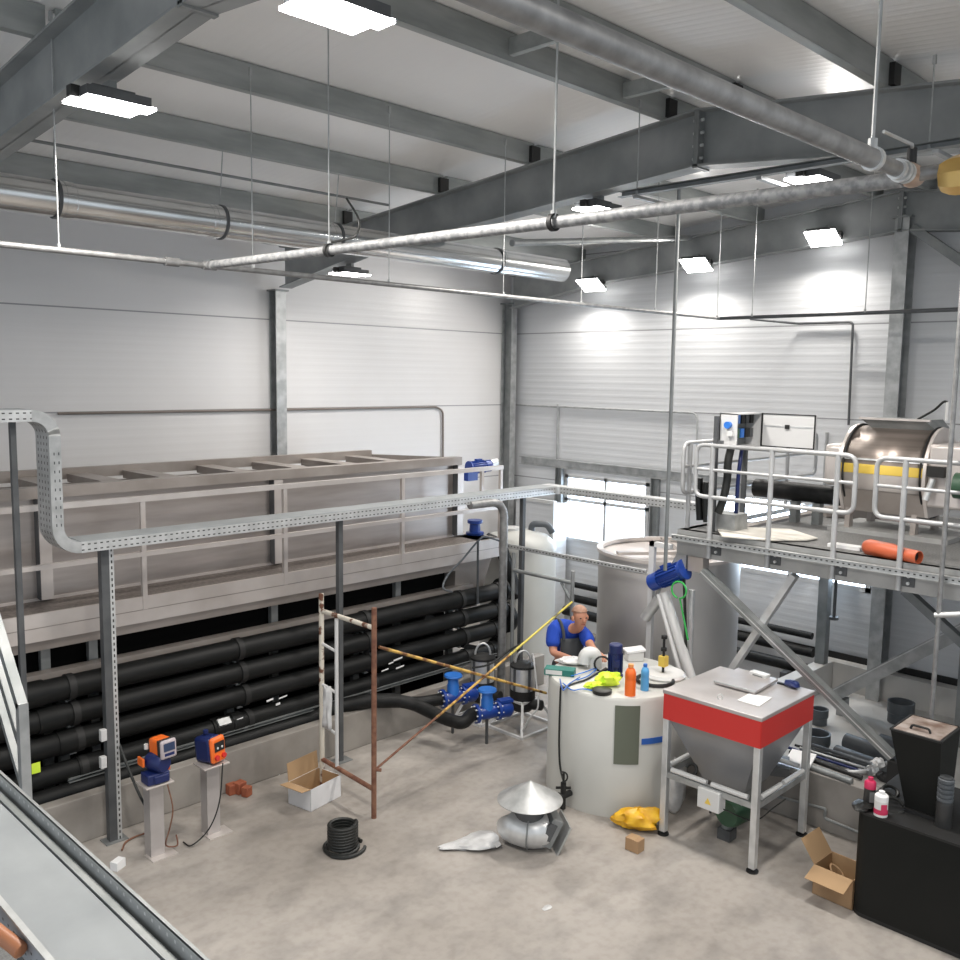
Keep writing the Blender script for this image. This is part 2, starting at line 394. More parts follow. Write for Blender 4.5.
def rafter(x, label, yb=-2.3):
    t = thing('roof_rafter', label, 'rafter', (x, RY, 5.7))
    for sgn, ys in ((1, [RY, 8.6, 10.30]), (-1, [RY, 0.0, yb])):
        top = [(y, zr(y)) for y in ys]
        if sgn > 0: bot = [(RY, 5.715), (8.6, 5.375), (10.30, 5.085)]
        else: bot = [(RY, 5.715), (0.0, zr(0)-.43), (yb, zr(yb)-.6)]
        poly = [(x-.006, y, z) for y, z in top]+[(x-.006, y, z) for y, z in reversed(bot)]
        MB().prism(poly, (.012, 0, 0)).build('web', 'rafter', t)
        for nm, ln, s2 in (('top_flange', top, -1), ('bottom_flange', bot, 1)):
            f = MB()
            f.prism([(x-.095, y, z) for y, z in ln]+[(x-.095, y, z+.016*s2) for y, z in reversed(ln)], (.19, 0, 0))
            f.build(nm, 'rafter', t)
    sp = MB()
    sp.box((x-.095, RY-.022, 5.70), (x+.095, RY-.001, RZ-.01)).box((x-.095, RY+.001, 5.70), (x+.095, RY+.022, RZ-.01))
    o = sp.build('splice_plate', 'galv_dark', t)
    bl = MB()
    for z in (5.78, 5.88, 5.98, 6.08):
        for sx in (-.055, .055): bl.cyl((x+sx, RY-.045, z), (x+sx, RY+.045, z), .014, 8)
    bl.build('bolt_row', 'galv_light', o)
    return t
rafter(FR[0], 'large grey steel rafter nearest the camera at upper left')
rafter(FR[1], 'large grey steel rafter crossing the middle of the roof')
rafter(FR[2], 'grey steel rafter running along the top of the back wall')

# purlins: name the line by its place from the left wall
PUR = [(8.95, 'first'), (7.30, 'second'), (6.03, 'third'), (4.52, 'fourth'), (3.92, 'fifth'), (2.70, 'sixth'), (1.35, 'seventh')]
BAYS = [(-1.9, 2.30, 'nearer than the first rafter'), (2.30, 6.765, 'between first and middle rafters'), (6.765, 11.25, 'between middle rafter and back wall')]
for bi, (xa, xb, bn) in enumerate(BAYS):
    for pi_, (y, pn) in enumerate(PUR):
        if bi == 0 and pi_ not in (1, 2, 3): continue
        z = zr(y)
        m = MB(); sgn = 1
        m.channel((xa+.03, y, z+.098), (xb-.03, y, z+.098), .07, .19, .006, openside=-1)
        o = m.build('roof_purlin', 'purlin')
        tag(o, '%s roof purlin from the left wall, %s' % (pn, bn), 'purlin', 'purlins under the roof panels')
        if bi == 1: MB().box((xb-.10, y-.04, z+.012), (xb+.02, y+.04, z+.16)).build('end_block', 'black', o)
for x, w in ((3.35, 'nearest'), (4.75, 'middle'), (6.05, 'farthest')):
    y0, y1 = 3.95, 4.50
    tag(MB().channel((x, y0, zr(4.2)+.06), (x, y1, zr(4.2)+.06), .05, .11, .006, up=(0, 0, 1)).build('purlin_spacer', 'purlin'),
        'short steel spacer between the two ridge purlins, %s of the three' % w, 'spacer')

# roof brace beyond the middle rafter and wall brace by the gable column
tag(MB().tube([P(512, 243, x=6.95), P(690, 238, x=10.95)], .035, 10).build('roof_brace', 'galv_dark'), 'slim horizontal roof brace behind the middle rafter', 'brace')
tag(MB().bar((11.08, 4.10, 5.74), (11.08, 2.2, 4.3), .10, .10).build('wall_brace', 'galv_dark'), 'diagonal steel brace beside the top of the gable column', 'brace')

# ------------------------------------------------------------------ lamps
def floodlight(c, aim, run, label, watt, hang=.10):
    c = Vector(c); aim = Vector(aim).normalized(); run = Vector(run); run = (run-aim*run.dot(aim)).normalized(); acr = aim.cross(run)
    t = thing('floodlight', label, 'floodlight', c, 'LED floodlights under the rafters')
    h = MB().obox(c-aim*.025, .36, .26, .05, run, acr)
    h.obox(c-aim*.06, .24, .12, .04, run, acr)
    h.build('housing', 'dark_steel', t)
    h = MB()
    for k in (-1, 1): h.obox(c+aim*.004+acr*k*.066+run*k*(.02 if aim.z < -.95 else 0), .38, .12 if aim.z < -.95 else .131, .016, run, acr)
    h.build('lens', 'lamp', t)
    MB().box((c.x-.02, c.y-.05, c.z+.03), (c.x+.02, c.y+.05, c.z+hang)).build('bracket', 'galv_dark', t)
    MB().obox(c-run*.20-aim*.03, .05, .06, .06, run, acr).build('driver_box', 'black', t)
    l = bpy.data.lights.new('floodlight_lamp', 'AREA'); l.shape = 'RECTANGLE'; l.size = .34; l.size_y = .24; l.energy = watt; l.color = (1, .95, .885); l.spread = math.radians(165)
    lo = bpy.data.objects.new('floodlight_lamp', l); COL.objects.link(lo); lo.parent = t
    lo.location = aim*.03; lo.rotation_euler = aim.to_track_quat('-Z', 'Y').to_euler()
    return t
W = WATT
def under(px, py, fx, dz=0, dx=0):
    return P(px, py, x=fx+dx)
c1 = under(110, 105, 2.30); floodlight(c1, (.0, 0, -1), (1, 0, 0), 'lit floodlight under the nearest rafter, at upper left of the hall', W, .12)
c2 = under(338, 14, 2.45); floodlight(c2, (.0, 0, -1), (1, 0, 0), 'lit floodlight at the top edge under the ridge of the nearest rafter', W, .16)
c3 = under(350, 274, 6.765); floodlight(c3, (0, 0, -1), (1, 0, 0), 'lit floodlight low under the middle rafter near the left wall column', W*.45, .12)
c4 = under(598, 210, 6.765); floodlight(c4, (0, 0, -1), (1, 0, 0), 'lit floodlight under the middle rafter left of its bolted ridge joint', W, .12)
c5 = under(813, 181, 6.765); floodlight(c5, (0, 0, -1), (1, 0, 0), 'lit floodlight under the middle rafter right of its bolted ridge joint', W, .10)
for (px, py), w in (((591, 285), 'leftmost'), ((696, 265), 'middle'), ((823, 238), 'rightmost')):
    c = P(px, py, x=10.93); floodlight(c, (-.55, 0, -.84), (0, 1, 0), 'lit floodlight washing the back wall, %s of the three up there' % w, W*.65, .14)
for yy in (-.5, ):
    for fx in (2.3, 6.765):
        floodlight((fx, yy, zr(yy)-.60), (0, 0, -1), (1, 0, 0), 'lit floodlight on the far right slope of the %s rafter' % ('nearest' if fx < 3 else 'middle'), W, .15)

# ------------------------------------------------------------------ ventilation duct
DY, DZ = 7.40, 5.292
dx1 = P(562, 270, y=DY).x
t = thing('ventilation_duct', 'round silver ventilation duct running along the left side under the rafters', 'duct', (4, DY, DZ))
dm = MB().lathe([(.128, 0), (.135, 0), (.135, dx1+1.5), (.128, dx1+1.5), (.128, .0)], (-1.5, DY, DZ), (1, 0, 0), 36).build('tube', 'duct', t)
for px in (64, 214, 330, 500):
    bx = P(px, 205 if px < 100 else 225 if px < 250 else 238 if px < 400 else 262, y=DY).x
    MB().lathe([(.136, -.06), (.14, -.055), (.14, -.02), (.143, -.02), (.143, .02), (.14, .02), (.14, .055), (.136, .06)], (bx, DY, DZ), (1, 0, 0), 36).build('joint_sleeve', 'duct', t)
    MB().lathe([(.141, -.012), (.149, -.012), (.149, .012), (.141, .012)], (bx+(-.07 if px in (64, 500) else .06), DY, DZ), (1, 0, 0), 36).build('clamp_band', 'dark_steel', t)
    if px != 500:
        hx = bx+(-.07 if px == 64 else .06)
        MB().tube([(hx, DY, DZ+.14), (hx, DY-.06, zr(DY)+.02)], .005, 6).build('hanger_strap', 'galv', t)
MB().box((FR[1]-.03, DY-.05, DZ+.13), (FR[1]+.03, DY+.05, 5.47)).build('saddle', 'galv_dark', t)

# ------------------------------------------------------------------ sprinkler and compressed-air pipes
TY, TZ, TX = 5.97, 4.735, 10.10
t = thing('sprinkler_pipe', 'thin grey ceiling pipe running lengthways below the roof', 'pipe', (4, TY, TZ))
MB().tube([(-.6, TY, TZ), (TX, TY, TZ)], .020, 10).build('tube', 'zincpipe', t)
for x in (3.02, 3.30): MB().cyl((x-.05, TY, TZ), (x+.05, TY, TZ), .030, 12).build('fitting', 'zincpipe', t)
t = thing('sprinkler_pipe', 'thin dark ceiling pipe parallel to the back wall above the platform', 'pipe', (TX, 4, TZ))
MB().tube(rounded([(TX-.06, TY, TZ), (TX+.02, TY, TZ), (TX+.02, TY-.2, TZ), (TX, 0.5, TZ)], .05), .022, 10).build('tube', 'dark_steel', t)
XT = 3.27
t = thing('supply_pipe', 'spangled zinc pipe crossing under the roof from left to the brass valve', 'pipe', (XT, 3.5, 4.7))
MB().tube([(XT, TY-.05, 4.732), (XT+.03, 1.27, 4.686)], .0285, 14).build('tube', 'zincpipe_rough', t)
MB().tube([(XT, TY-.03, 4.733), (XT, TY-.10, 4.732)], [.022, .036], 12).build('reducer', 'zincpipe', t)
for y in (4.52, 2.80):
    MB().lathe([(.030, -.012), (.040, -.012), (.040, .012), (.030, .012)], (XT, y, 4.682+(y-1.34)*.0108), (0, 1, 0), 18).build('clamp', 'black', t)
def rod(x, y, z0, z1, label, r=.0045, m='galv'):
    o = MB().tube([(x, y, z0), (x, y, z1)], r, 6)
    o.cyl((x, y, z0-.005), (x, y, z0+.03), r*2.6, 8); o.box((x-.010, y-.010, z1-.035), (x+.010, y+.010, z1+.02))
    return tag(o.build('hanger_rod', m), label, 'rod', 'threaded rods hanging the ceiling pipes')
names = ['first', 'second', 'third', 'fourth', 'fifth', 'sixth', 'seventh']
for i, (px, py) in enumerate(((59, 248), (253, 269), (389, 286), (503, 298), (581, 305), (655, 312))):
    q = P(px, py, y=TY)
    rod(q.x, TY, TZ+.01, zr(TY)+.12, 'thin rod holding the long thin ceiling pipe, %s from the left' % names[i])
for i, (px, py) in enumerate(((717, 317), (752, 316), (865, 313))):
    q = P(px, py, x=TX)
    rod(TX, q.y, TZ+.01, zr(q.y)+.15, 'thin rod holding the dark pipe by the back wall, %s from the left' % names[i], .005)
rod(XT, 4.52, 4.74, zr(4.52)+.05, 'white rod holding the zinc supply pipe, left one')
rod(XT, 2.80, 4.72, zr(2.8)+.05, 'white rod holding the zinc supply pipe, right one', .0055)
BY, BZ = 1.26, 4.706
t = thing('main_pipe', 'thick smooth steel pipe running overhead to the brass valve at upper right', 'pipe', (2, BY, BZ))
bp0 = P(505, 1, z=BZ); bp1 = Vector((3.03, BY, BZ)); bp0 = bp1+(bp0-bp1)*1.35
MB().tube([bp0, bp1], .031, 24).build('tube', 'zincpipe', t)
MB().lathe([(.030, 0), (.038, 0), (.038, .02), (.030, .02)], (3.02, BY, BZ), (1, 0, 0), 24).build('clamp', 'galv_light', t)
MB().tube([(3.03, BY, BZ), (3.24, BY, BZ)], .0255, 20).build('nipple', 'zincpipe', t)
rod(3.02, BY, BZ+.03, zr(BY)+.2, 'white rod above the end of the thick overhead pipe', .006)
vx = 3.27
t = thing('ball_valve', 'valve with copper union rings and black lever on the thick pipe end', 'valve', (vx+.05, BY, BZ))
v = MB()
for k, r in ((-.05, .034), (-.018, .038), (.014, .037)): v.lathe([(.02, k), (r, k), (r, k+.02), (.02, k+.02)], (vx, BY, BZ), (1, 0, 0), 20)
v.build('union_ring', 'galv_light', t)
MB().lathe([(0, .0), (.03, .0), (.040, .03), (.040, .08), (.032, .11), (0, .11)], (vx+.02, BY, BZ), (1, 0, 0), 24).build('body', 'copper', t)
MB().tube([(vx+.08, BY, BZ+.05), (vx+.08, BY, BZ+.085), (vx+.05, BY-.01, BZ+.095), (vx-.12, BY+.02, BZ+.11)], .006, 8).build('lever', 'galv_light', t)
MB().cyl((vx+.08, BY, BZ+.04), (vx+.08, BY, BZ+.09), .016, 10).build('stem', 'black', t)
t = thing('brass_filter', 'shiny brass filter body at the right edge beside the valve', 'filter', (vx+.08, BY-.15, BZ))
MB().lathe([(0, .0), (.024, .0), (.024, .055), (.022, .06), (.022, .085)], (vx+.08, BY-.02, BZ), (0, -1, 0), 20).build('adapter', 'zincpipe', t)
MB().lathe([(0, .0), (.050, .004), (.062, .03), (.066, .05), (.066, .30), (0, .31)], (vx+.08, BY-.10, BZ-.02), (0, -1, 0), 8).build('body', 'brass', t)
tag(MB().tube(smooth_path([(XT, 4.50, 4.76), (XT+.10, 4.40, 4.80), (XT+.14, 4.42, 4.90), (XT+.08, 4.46, 5.02)], 5), .007, 6).build('cable_tail', 'rubber'), 'short curved black cable on the zinc supply pipe at its left rod', 'cable')
# cable channel hanging below the middle rafter
cx, cz = 6.25, P(637, 193, x=6.25).z
cy1 = P(622, 195, x=cx).y
t = thing('cable_channel', 'slim dark cable channel hanging crosswise below the middle rafter', 'cable tray', (cx, 3, cz))
MB().channel((cx, cy1, cz), (cx, -.5, cz), .06, .045, .004).build('channel', 'galv_dark', t)
for y in (cy1-.15, 3.4, 2.2):
    MB().box((cx-.03, y-.02, cz-.045), (cx+.42, y+.02, cz-.022)).build('cross_arm', 'galv', t)
for y, s in ((P(637, 193, x=cx).y, 'left'), (2.25, 'right')):
    rod(cx, y, cz, zr(y)+.03, 'thin rod holding the slim cable channel, %s one' % s, .005)
# air line along the back wall
t = tag(MB().tube(rounded([(TX+.02, 5.55, TZ-.02), (XW-.05, 5.5, TZ-.02), P(853, 322, x=XW-.05), P(848.5, 425, x=XW-.05)], .05), .016, 8).build('air_line', 'dark_steel'), 'thin dark pipe dropping down the back wall beside the gable column', 'pipe')
a = P(853, 365, x=XW-.05); tag(MB().bar((XW-.03, a.y, a.z), (XW-.03, 4.36, a.z), .02, .02).build('pipe_bracket', 'galv_light'), 'short white bracket between the dark wall pipe and the gable column', 'bracket')
# conduit lines on walls
tag(MB().tube([(-.5, 8.2, 5.88), (6.74, 8.2, 5.88)], .014, 8).build('roof_conduit', 'galv_dark'), 'thin dark conduit running lengthways close under the roof panels at left', 'conduit')
t = tag(MB().tube(rounded([P(58, 413.5, y=YW-.03), P(437, 407, y=YW-.03), P(443, 411, y=YW-.03), P(443, 470, y=YW-.03)], .08), .015, 8).build('wall_conduit', mat('brown_conduit', (.20, .17, .15), .6)), 'brown-grey conduit along the left wall turning down near the corner', 'conduit')
t = tag(MB().tube(rounded([P(520, 405, x=XW-.02), P(697, 413, x=XW-.02), P(697, 470, x=XW-.02)], .1), .014, 8).build('wall_conduit', 'galv'), 'thin grey conduit along the back wall turning down above the platform rail', 'conduit')
t = tag(MB().tube([P(558, 404, x=XW-.02), P(557, 470, x=XW-.02)], .017, 8).build('wall_conduit', 'galv'), 'short vertical conduit on the back wall left of the window', 'conduit')
# ================================================================== LONG SETTLING TANK WITH WALKWAY (left)
def pxx(px, py, y): return P(px, py, y=y).x
YT, YWK, YF = 8.52, 8.0, 9.52
ZW = 1.945
XE = 8.13
t = thing('settling_tank', 'long stainless steel settling tank on frames along the left wall', 'tank', (4, 9, 0))
m = MB().box((-.6, YT, 1.66), (XE, YT+.02, 2.86)).box((-.6, YF-.02, 1.66), (XE, YF, 2.86)).box((XE-.02, YT, 1.66), (XE, YF, 2.86)).box((-.6, YT, 1.66), (-.58, YF, 2.86)).box((-.6, YT, 1.66), (XE, YF, 1.68))
m.build('shell', 'stainless', t)
MB().box((-.6, YT+.10, 0.02), (XE-.30, YF-.05, 1.66)).build('shade_block', 'void', t)  # black block added to fill the shaded space below the tank
for px in (41, 274, 455):
    x = pxx(px, 540, YT); MB().box((x-.045, YT-.09, 1.95), (x+.06, YT, 2.86)).build('wall_rib', 'stainless_pale', t)
    MB().box((x-.052, YT-.088, 1.95), (x-.045, YT, 2.86)).build('rib_shade', 'dark_steel', t)  # dark strip paints the shaded left face of the rib
MB().box((-.6, YT-.10, 2.865), (XE+.02, YT+.03, 2.965)).build('rim_beam', 'stainless_dull', t)
XF = pxx(370, 453, YF)
MB().box((-.6, YF-.04, 2.90), (XF, YF+.04, 3.01)).build('rear_rim_beam', 'stainless_dull', t)
MB().prism([(XF, YF-.05, 2.955), (XE, YT, 2.955), (XE, YF, 2.90), (XF, YF+.04, 2.955)], (0, 0, -.07)).build('end_plate', 'stainless_dull', t)
for px in (-60, 20, 75, 130, 203, 257.5, 306, 350):
    x = P(px, 462, y=YF).x
    MB().box((x-.10, YT+.03, 2.875), (x+.10, YF-.04, 2.955)).build('cross_beam', 'stainless_dull', t)
m = MB()
for i in range(96):
    x = -.5+i*.085; m.obox((x, YF-.18, 2.80), .02, .24, .02, (1, 0, .3), (0, 1, 0))
for y_ in (YF-.36, YF-.30): m.box((-.5, y_, 2.79), (XE-.1, y_+.02, 2.80))
m.build('lamella_pack', 'white_metal', t)
MB().box((-.58, YT+.02, 2.55), (XE-.02, YF-.02, 2.56)).build('tank_water', 'dark_steel', t)
# walkway
MB().box((-.6, YWK+.02, ZW-.05), (XE+.32, YT-.002, ZW-.015)).build('walkway_floor', 'walkway', t)
MB().box((-.6, YT-.012, ZW-.015), (XE, YT, ZW+.01)).build('walkway_edge', 'stainless_pale', t)
MB().box((-.6, YWK-.012, ZW-.24), (XE+.32, YWK+.012, ZW)).build('toe_beam', 'stainless_pale', t)
MB().box((-.6, YWK-.016, ZW-.125), (XE+.32, YWK-.011, ZW-.118)).build('beam_seam', 'stainless_dull', t)
MB().box((-.6, YWK+.06, ZW-.34), (XE-.36, YWK+.16, ZW-.24)).build('lower_beam', 'stainless_dull', t)
MB().box((-.6, YT-.20, .05), (XE-.36, YT-.19, ZW-.26)).build('shade_sheet', 'void', t)  # black sheet added as the shade below the walkway
for z, r in ((2.848, .024), (2.34, .020)):
    MB().bar((-.6, YWK-.005, z), (XE+.32, YWK-.005, z), r*2, r*2.1).build('handrail' if z > 2.5 else 'mid_rail', 'stainless_pale', t)
for px in (-40, 143.5, 285, 402):
    x = pxx(px, 560, YWK); MB().box((x-.022, YWK-.02, ZW-.12), (x+.022, YWK+.02, 2.84)).build('rail_post', 'stainless_pale', t)
x = XE+.30; MB().box((x-.02, YWK-.02, ZW-.2), (x+.02, YWK+.02, 2.87)).build('rail_post', 'stainless_pale', t)
MB().box((XE-.06, YWK-.02, 2.36), (XE-.02, YWK+.02, 2.86)).build('rail_post', 'stainless_pale', t)
# end box and sludge hopper
MB().box((XE, YWK, 1.86), (XE+.34, YF-.2, 1.93)).build('end_platform', 'stainless_pale', t)
MB().box((XE, YT-.05, 2.30), (XE+.30, YT+.5, 2.42)).build('drive_bracket', 'stainless_pale', t)
MB().prism([(XE-.36, YWK+.12, 1.72), (XE+.3, YWK+.12, 1.72), (XE+.1, YWK+.2, 1.05), (XE-.30, YWK+.2, 1.05)], (0, .75, 0)).build('sludge_hopper', 'stainless_dull', t)
for px in (-30, 45, 93, 275, 398):
    x = P(px, 640, y=YWK+.22).x
    MB().box((x-.04, YWK+.22, .02), (x+.04, YWK+.28, 1.62)).build('support_leg', 'galv_dark', t)
MB().bar((1.75, YT+.02, .75), (2.35, YT+.02, 1.6), .05, .05).build('leg_brace', 'galv_dark', t)

def motor(name, label, c, ax, L, r, m='blue', cat='motor', fins=True, group=None):
    c = Vector(c); ax = Vector(ax).normalized()
    t = thing(name, label, cat, c, group)
    b = MB().lathe([(0, 0), (r*.85, 0), (r, L*.06), (r, L*.66), (r*.9, L*.7)], c, ax, 24)
    if fins:
        e = ax.orthogonal().normalized(); g = ax.cross(e)
        for k in range(16):
            a = 2*PI*k/16; d = e*math.cos(a)+g*math.sin(a)
            b.obox(c+ax*L*.38+d*r*1.05, L*.62, r*.07, r*.26, ax, ax.cross(d))
    b.build('housing', m, t)
    MB().lathe([(r*.9, L*.7), (r*1.05, L*.71), (r*1.05, L*.97), (r*.9, L), (0, L)], c, ax, 24).build('fan_cowl', m, t)
    up = Vector((0, 0, 1)) if abs(ax.z) < .8 else Vector((-.7, -.7, 0))
    up = (up-ax*up.dot(ax)).normalized()
    MB().obox(c+ax*L*.42+up*r*1.2, r*1.1, r*.9, r*.5, ax, ax.cross(up)).build('terminal_box', m, t)
    MB().lathe([(0, -L*.06), (r*1.25, -L*.06), (r*1.25, 0), (0, 0)], c, ax, 24).build('flange', m, t)
    return t
c = P(470, 468, y=YT+.12); mt = motor('scraper_motor', 'blue geared motor on the end of the long tank top', c, (1, -.15, .05), .34, .075)
MB().tube([c+Vector((.34, -.05, .04)), c+Vector((.44, -.06, .06))], [.06, .05], 16).build('end_cap', 'galv_light', mt)
MB().box(c+Vector((-.12, -.09, -.16)), c+Vector((.06, .09, -.02))).build('gearbox', 'blue', mt)
c = P(475, 522, y=YT-.1); d = c.copy(); d.z = 1.93
mt = thing('sludge_valve', 'small blue flanged valve under the end of the walkway rail', 'valve', (c.x, c.y, 1.93))
MB().lathe([(0, 0), (.12, 0), (.12, .03), (.075, .04), (.07, .14), (.10, .15), (.10, .19), (0, .19)], (c.x, c.y, 1.935), (0, 0, 1), 20).build('body', 'blue', mt)

# ================================================================== KERB AND BLACK PIPES
tag(MB().box((1.2, 7.60, 0), (8.9, 7.72, .40)).build('concrete_kerb', 'concrete', bevel=.01), 'long concrete kerb in front of the black pipe bank', 'kerb')
XR = 8.42
PIPES = [(7.97, 1.262, .104, 'topmost'), (7.95, 1.028, .100, 'second from the top'), (7.93, .795, .100, 'third from the top'), (7.90, .545, .09, 'fourth from the top')]
SUPX = [pxx(px, py, 7.95) for px, py in ((70, 690), (238, 645), (365, 610), (460, 590))]
for i, (y, z, r, w) in enumerate(PIPES):
    t = thing('black_pipe', 'long black plastic pipe of the bank behind the kerb, %s' % w, 'pipe', (4, y, z), 'black pipes behind the kerb')
    xl = 2.25+.05*i
    MB().tube([(xl, y, z), (XR-.05*i, y, z)], r, 22).build('tube', 'hdpe', t)
    MB().tube(rounded([(xl+.3, y, z), (xl-.05, y, z), (xl-.25, y+.3, z-.02)], .25), r*1.06, 18).build('elbow', 'hdpe', t)
    for k, x in enumerate(SUPX):
        MB().lathe([(r, -.03), (r*1.12, -.03), (r*1.12, .03), (r, .03)], (x+.02*i, y, z), (1, 0, 0), 22).build('clamp', 'black', t)
    MB().lathe([(r, -.12), (r*1.10, -.12), (r*1.10, .10), (r, .10)], (xl+.42+.1*i, y, z), (1, 0, 0), 22).build('coupling', 'hdpe', t)
    MB().lathe([(r, -.1), (r*1.10, -.1), (r*1.10, .0), (r*1.5, .0), (r*1.5, .045), (0, .045)], (XR-.05*i, y, z), (1, 0, 0), 22).build('end_flange', 'hdpe', t)
    for x in (5.9, 7.1):
        if i < 3: MB().bar((x+.3*i, y-.02, z-.10), (x+.42+.3*i, y+.02, z+.02-.27), .05, .06).build('branch', 'hdpe', t)
y, z, r = 7.82, .385, .080
t = thing('black_pipe', 'lowest black plastic pipe lying close behind the kerb', 'pipe', (4, y, z), 'black pipes behind the kerb')
# it climbs over the kerb towards the pumps
LP = [(2.4, y, z+.03), (5.6, y, z+.30), (6.05, 7.70, .49)]
MB().tube([(2.2, y, z), (5.3, y, z), (5.75, 7.76, .45), (6.0, 7.62, .485), (6.3, 7.45, .46)], r, 18).build('tube', 'hdpe', t)
tag(MB().channel((2.9, 7.83, .49), (8.2, 7.83, .50), .04, .035, .005).build('support_channel', 'galv_dark'), 'thin grey channel running between the two lowest black pipes', 'channel')
tag(MB().box((2.55, 8.085, 1.325), (8.05, 8.20, 1.385)).build('support_beam', 'stainless_dull'), 'flat brown-grey steel beam lying above the topmost black pipe', 'beam')
for k, x in enumerate(SUPX):
    t = thing('pipe_rack', 'upright rack holding the black pipes, %s from the left' % names[k], 'rack', (x, 8.12, 0), 'racks of the black pipes')
    MB().box((x-.04, 8.11, 0), (x+.04, 8.18, 1.325)).build('upright', 'galv_dark', t)
    for (yy, zz, rr, w) in PIPES: MB().box((x-.03, yy, zz-rr-.03), (x+.03, 8.12, zz-rr)).build('arm', 'galv_dark', t)
# repaired joints / white smears and labels on pipes
c = Vector((pxx(225, 714, 7.90), 7.90, .545))
t = tag(MB().lathe([(.09, -.16), (.105, -.16), (.105, -.05), (.097, -.05), (.097, .05), (.105, .05), (.105, .16), (.09, .16)], c, (1, 0, 0), 20).build('pipe_coupler', 'hdpe'), 'black coupling with a small plate on the fourth pipe', 'coupling')
tag(MB().obox(c+Vector((-.06, -.085, .075)), .13, .07, .03, (1, 0, 0), (0, .7, .7)).build('valve_box', 'galv'), 'small grey plate fixed on the fourth black pipe', 'plate')
m = MB(); random.seed(3)
for px, py in ((240, 719), (270, 700), (283, 697), (278, 704), (391, 663), (398, 659), (400, 667), (385, 670)):
    q = P(px, py, y=7.815); m.obox(q, .05+.08*random.random(), .003, .012+.012*random.random(), (1, 0, .1), (0, 1, 0))
tag(m.build('tape_scrap', 'paper'), 'torn scraps of white tape stuck along the fourth black pipe', 'tape')
q = P(36, 768, y=7.78); tag(MB().obox(q, .07, .004, .09, (1, 0, 0), (0, 1, 0)).build('pipe_label', 'hivis'), 'small yellow-green sticker on a black pipe end at left', 'sticker')

# ================================================================== CABLE TRAY SYSTEM
t0, t1 = 7.33, 7.61
px_ = perf('slotted_tray_x', 0, .05, 2, (-.022, .022), .45, .005, (.50, .51, .51), (.62, .63, .63))
pz_ = perf('slotted_tray_upright', 2, .05, 1, (-.09, -.03, .03, .09), .45, .007, (.50, .51, .51), (.60, .61, .61))
py_ = perf('slotted_tray_y', 1, .05, 2, (-.022, .022), .45, .005, (.50, .51, .51), (.62, .63, .63))
t = thing('cable_tray', 'galvanised cable tray that bends down at left and runs across to the platform', 'cable tray', (2.7, 7.47, 2.6))
H_ = .088
zu, zl, xr_ = 3.605, 2.55, 8.78
xl_ = P(50.5, 480, y=t0).x
def run_x(x0, x1, z, nm):
    u = MB().box((x0, t0, z), (x1, t0+.003, z+H_)); u.box((x0, t1-.003, z), (x1, t1, z+H_)); u.build(nm, px_, t, origin=((x0+x1)/2, t0, z+H_/2))
    MB().box((x0, t0+.002, z+H_-.004), (x1, t1-.002, z+H_+.004)).build('cover', 'tray_cover', t)
    MB().box((x0, t0+.004, z), (x1, t1-.004, z+.004)).build('base', 'galv', t)
run_x(-.2, xl_-.12, zu, 'upper_run'); run_x(xl_+.22, xr_-.02, zl, 'lower_run')
# S-bend: centre line in xz plane
R1 = .20
cl = [(xl_-.12, zu), (xl_+.10, zu)]
def sbend(off):
    pts = []
    c1 = (xl_-.12, zu-.12); r = .12+off
    for i in range(9):
        a = PI/2-PI/2*i/8; pts.append((c1[0]+r*math.cos(a), c1[1]+r*math.sin(a)))
    c2 = (xl_+.22, zl+.22); r2 = .22-off
    for i in range(9):
        a = PI+PI/2*i/8; pts.append((c2[0]+r2*math.cos(a), c2[1]+r2*math.sin(a)))
    return pts
A, B = sbend(0.0), sbend(H_)
for yy, nm in ((t0, 'bend_side'), (t1-.003, 'bend_side')):
    m = MB()
    for i in range(len(A)-1): m.prism([(A[i][0], yy, A[i][1]), (A[i+1][0], yy, A[i+1][1]), (B[i+1][0], yy, B[i+1][1]), (B[i][0], yy, B[i][1])], (0, .003, 0))
    m.build(nm, pz_ if False else 'galv', t)
for L_, nm, mm in ((A, 'bend_base', pz_), (B, 'bend_cover', 'tray_cover')):
    m = MB()
    for i in range(len(L_)-1):
        a, b = L_[i], L_[i+1]; m.add([(a[0], t0+.003, a[1]), (a[0], t1-.003, a[1]), (b[0], t1-.003, b[1]), (b[0], t0+.003, b[1])], [(0, 1, 2, 3)])
    m.build(nm, mm, t, origin=(xl_, 7.47, 3.0))
# slots on the upright side of the bend
m = MB()
for i in range(9):
    z = 2.78+i*.07
    for dx in (.03, .065): m.box((xl_+.0+dx, t0-.002, z), (xl_+.008+dx, t0-.0005, z+.022))
m.build('slot_row', 'dark_steel', t)
# crosswise run towards the platform
ye = 5.30
u = MB().box((xr_-.02, ye, zl), (xr_-.017, t1, zl+H_)); u.box((xr_+.14, ye, zl), (xr_+.143, t1, zl+H_)); u.build('cross_run', py_, t, origin=(xr_, 6.4, zl+H_/2))
MB().box((xr_-.018, ye, zl+H_-.004), (xr_+.141, t1, zl+H_+.004)).build('cover', 'galv_light', t)
MB().tube([(xr_-.022, t0-.01, zl), (xr_-.022, t0-.01, zl+H_)], .03, 10).build('corner_joint', 'galv_light', t)
MB().box((xl_-.55, t0+.02, zu+H_), (xl_-.35, t1-.02, zu+H_+.012)).build('cover_strap', 'galv_dark', t)
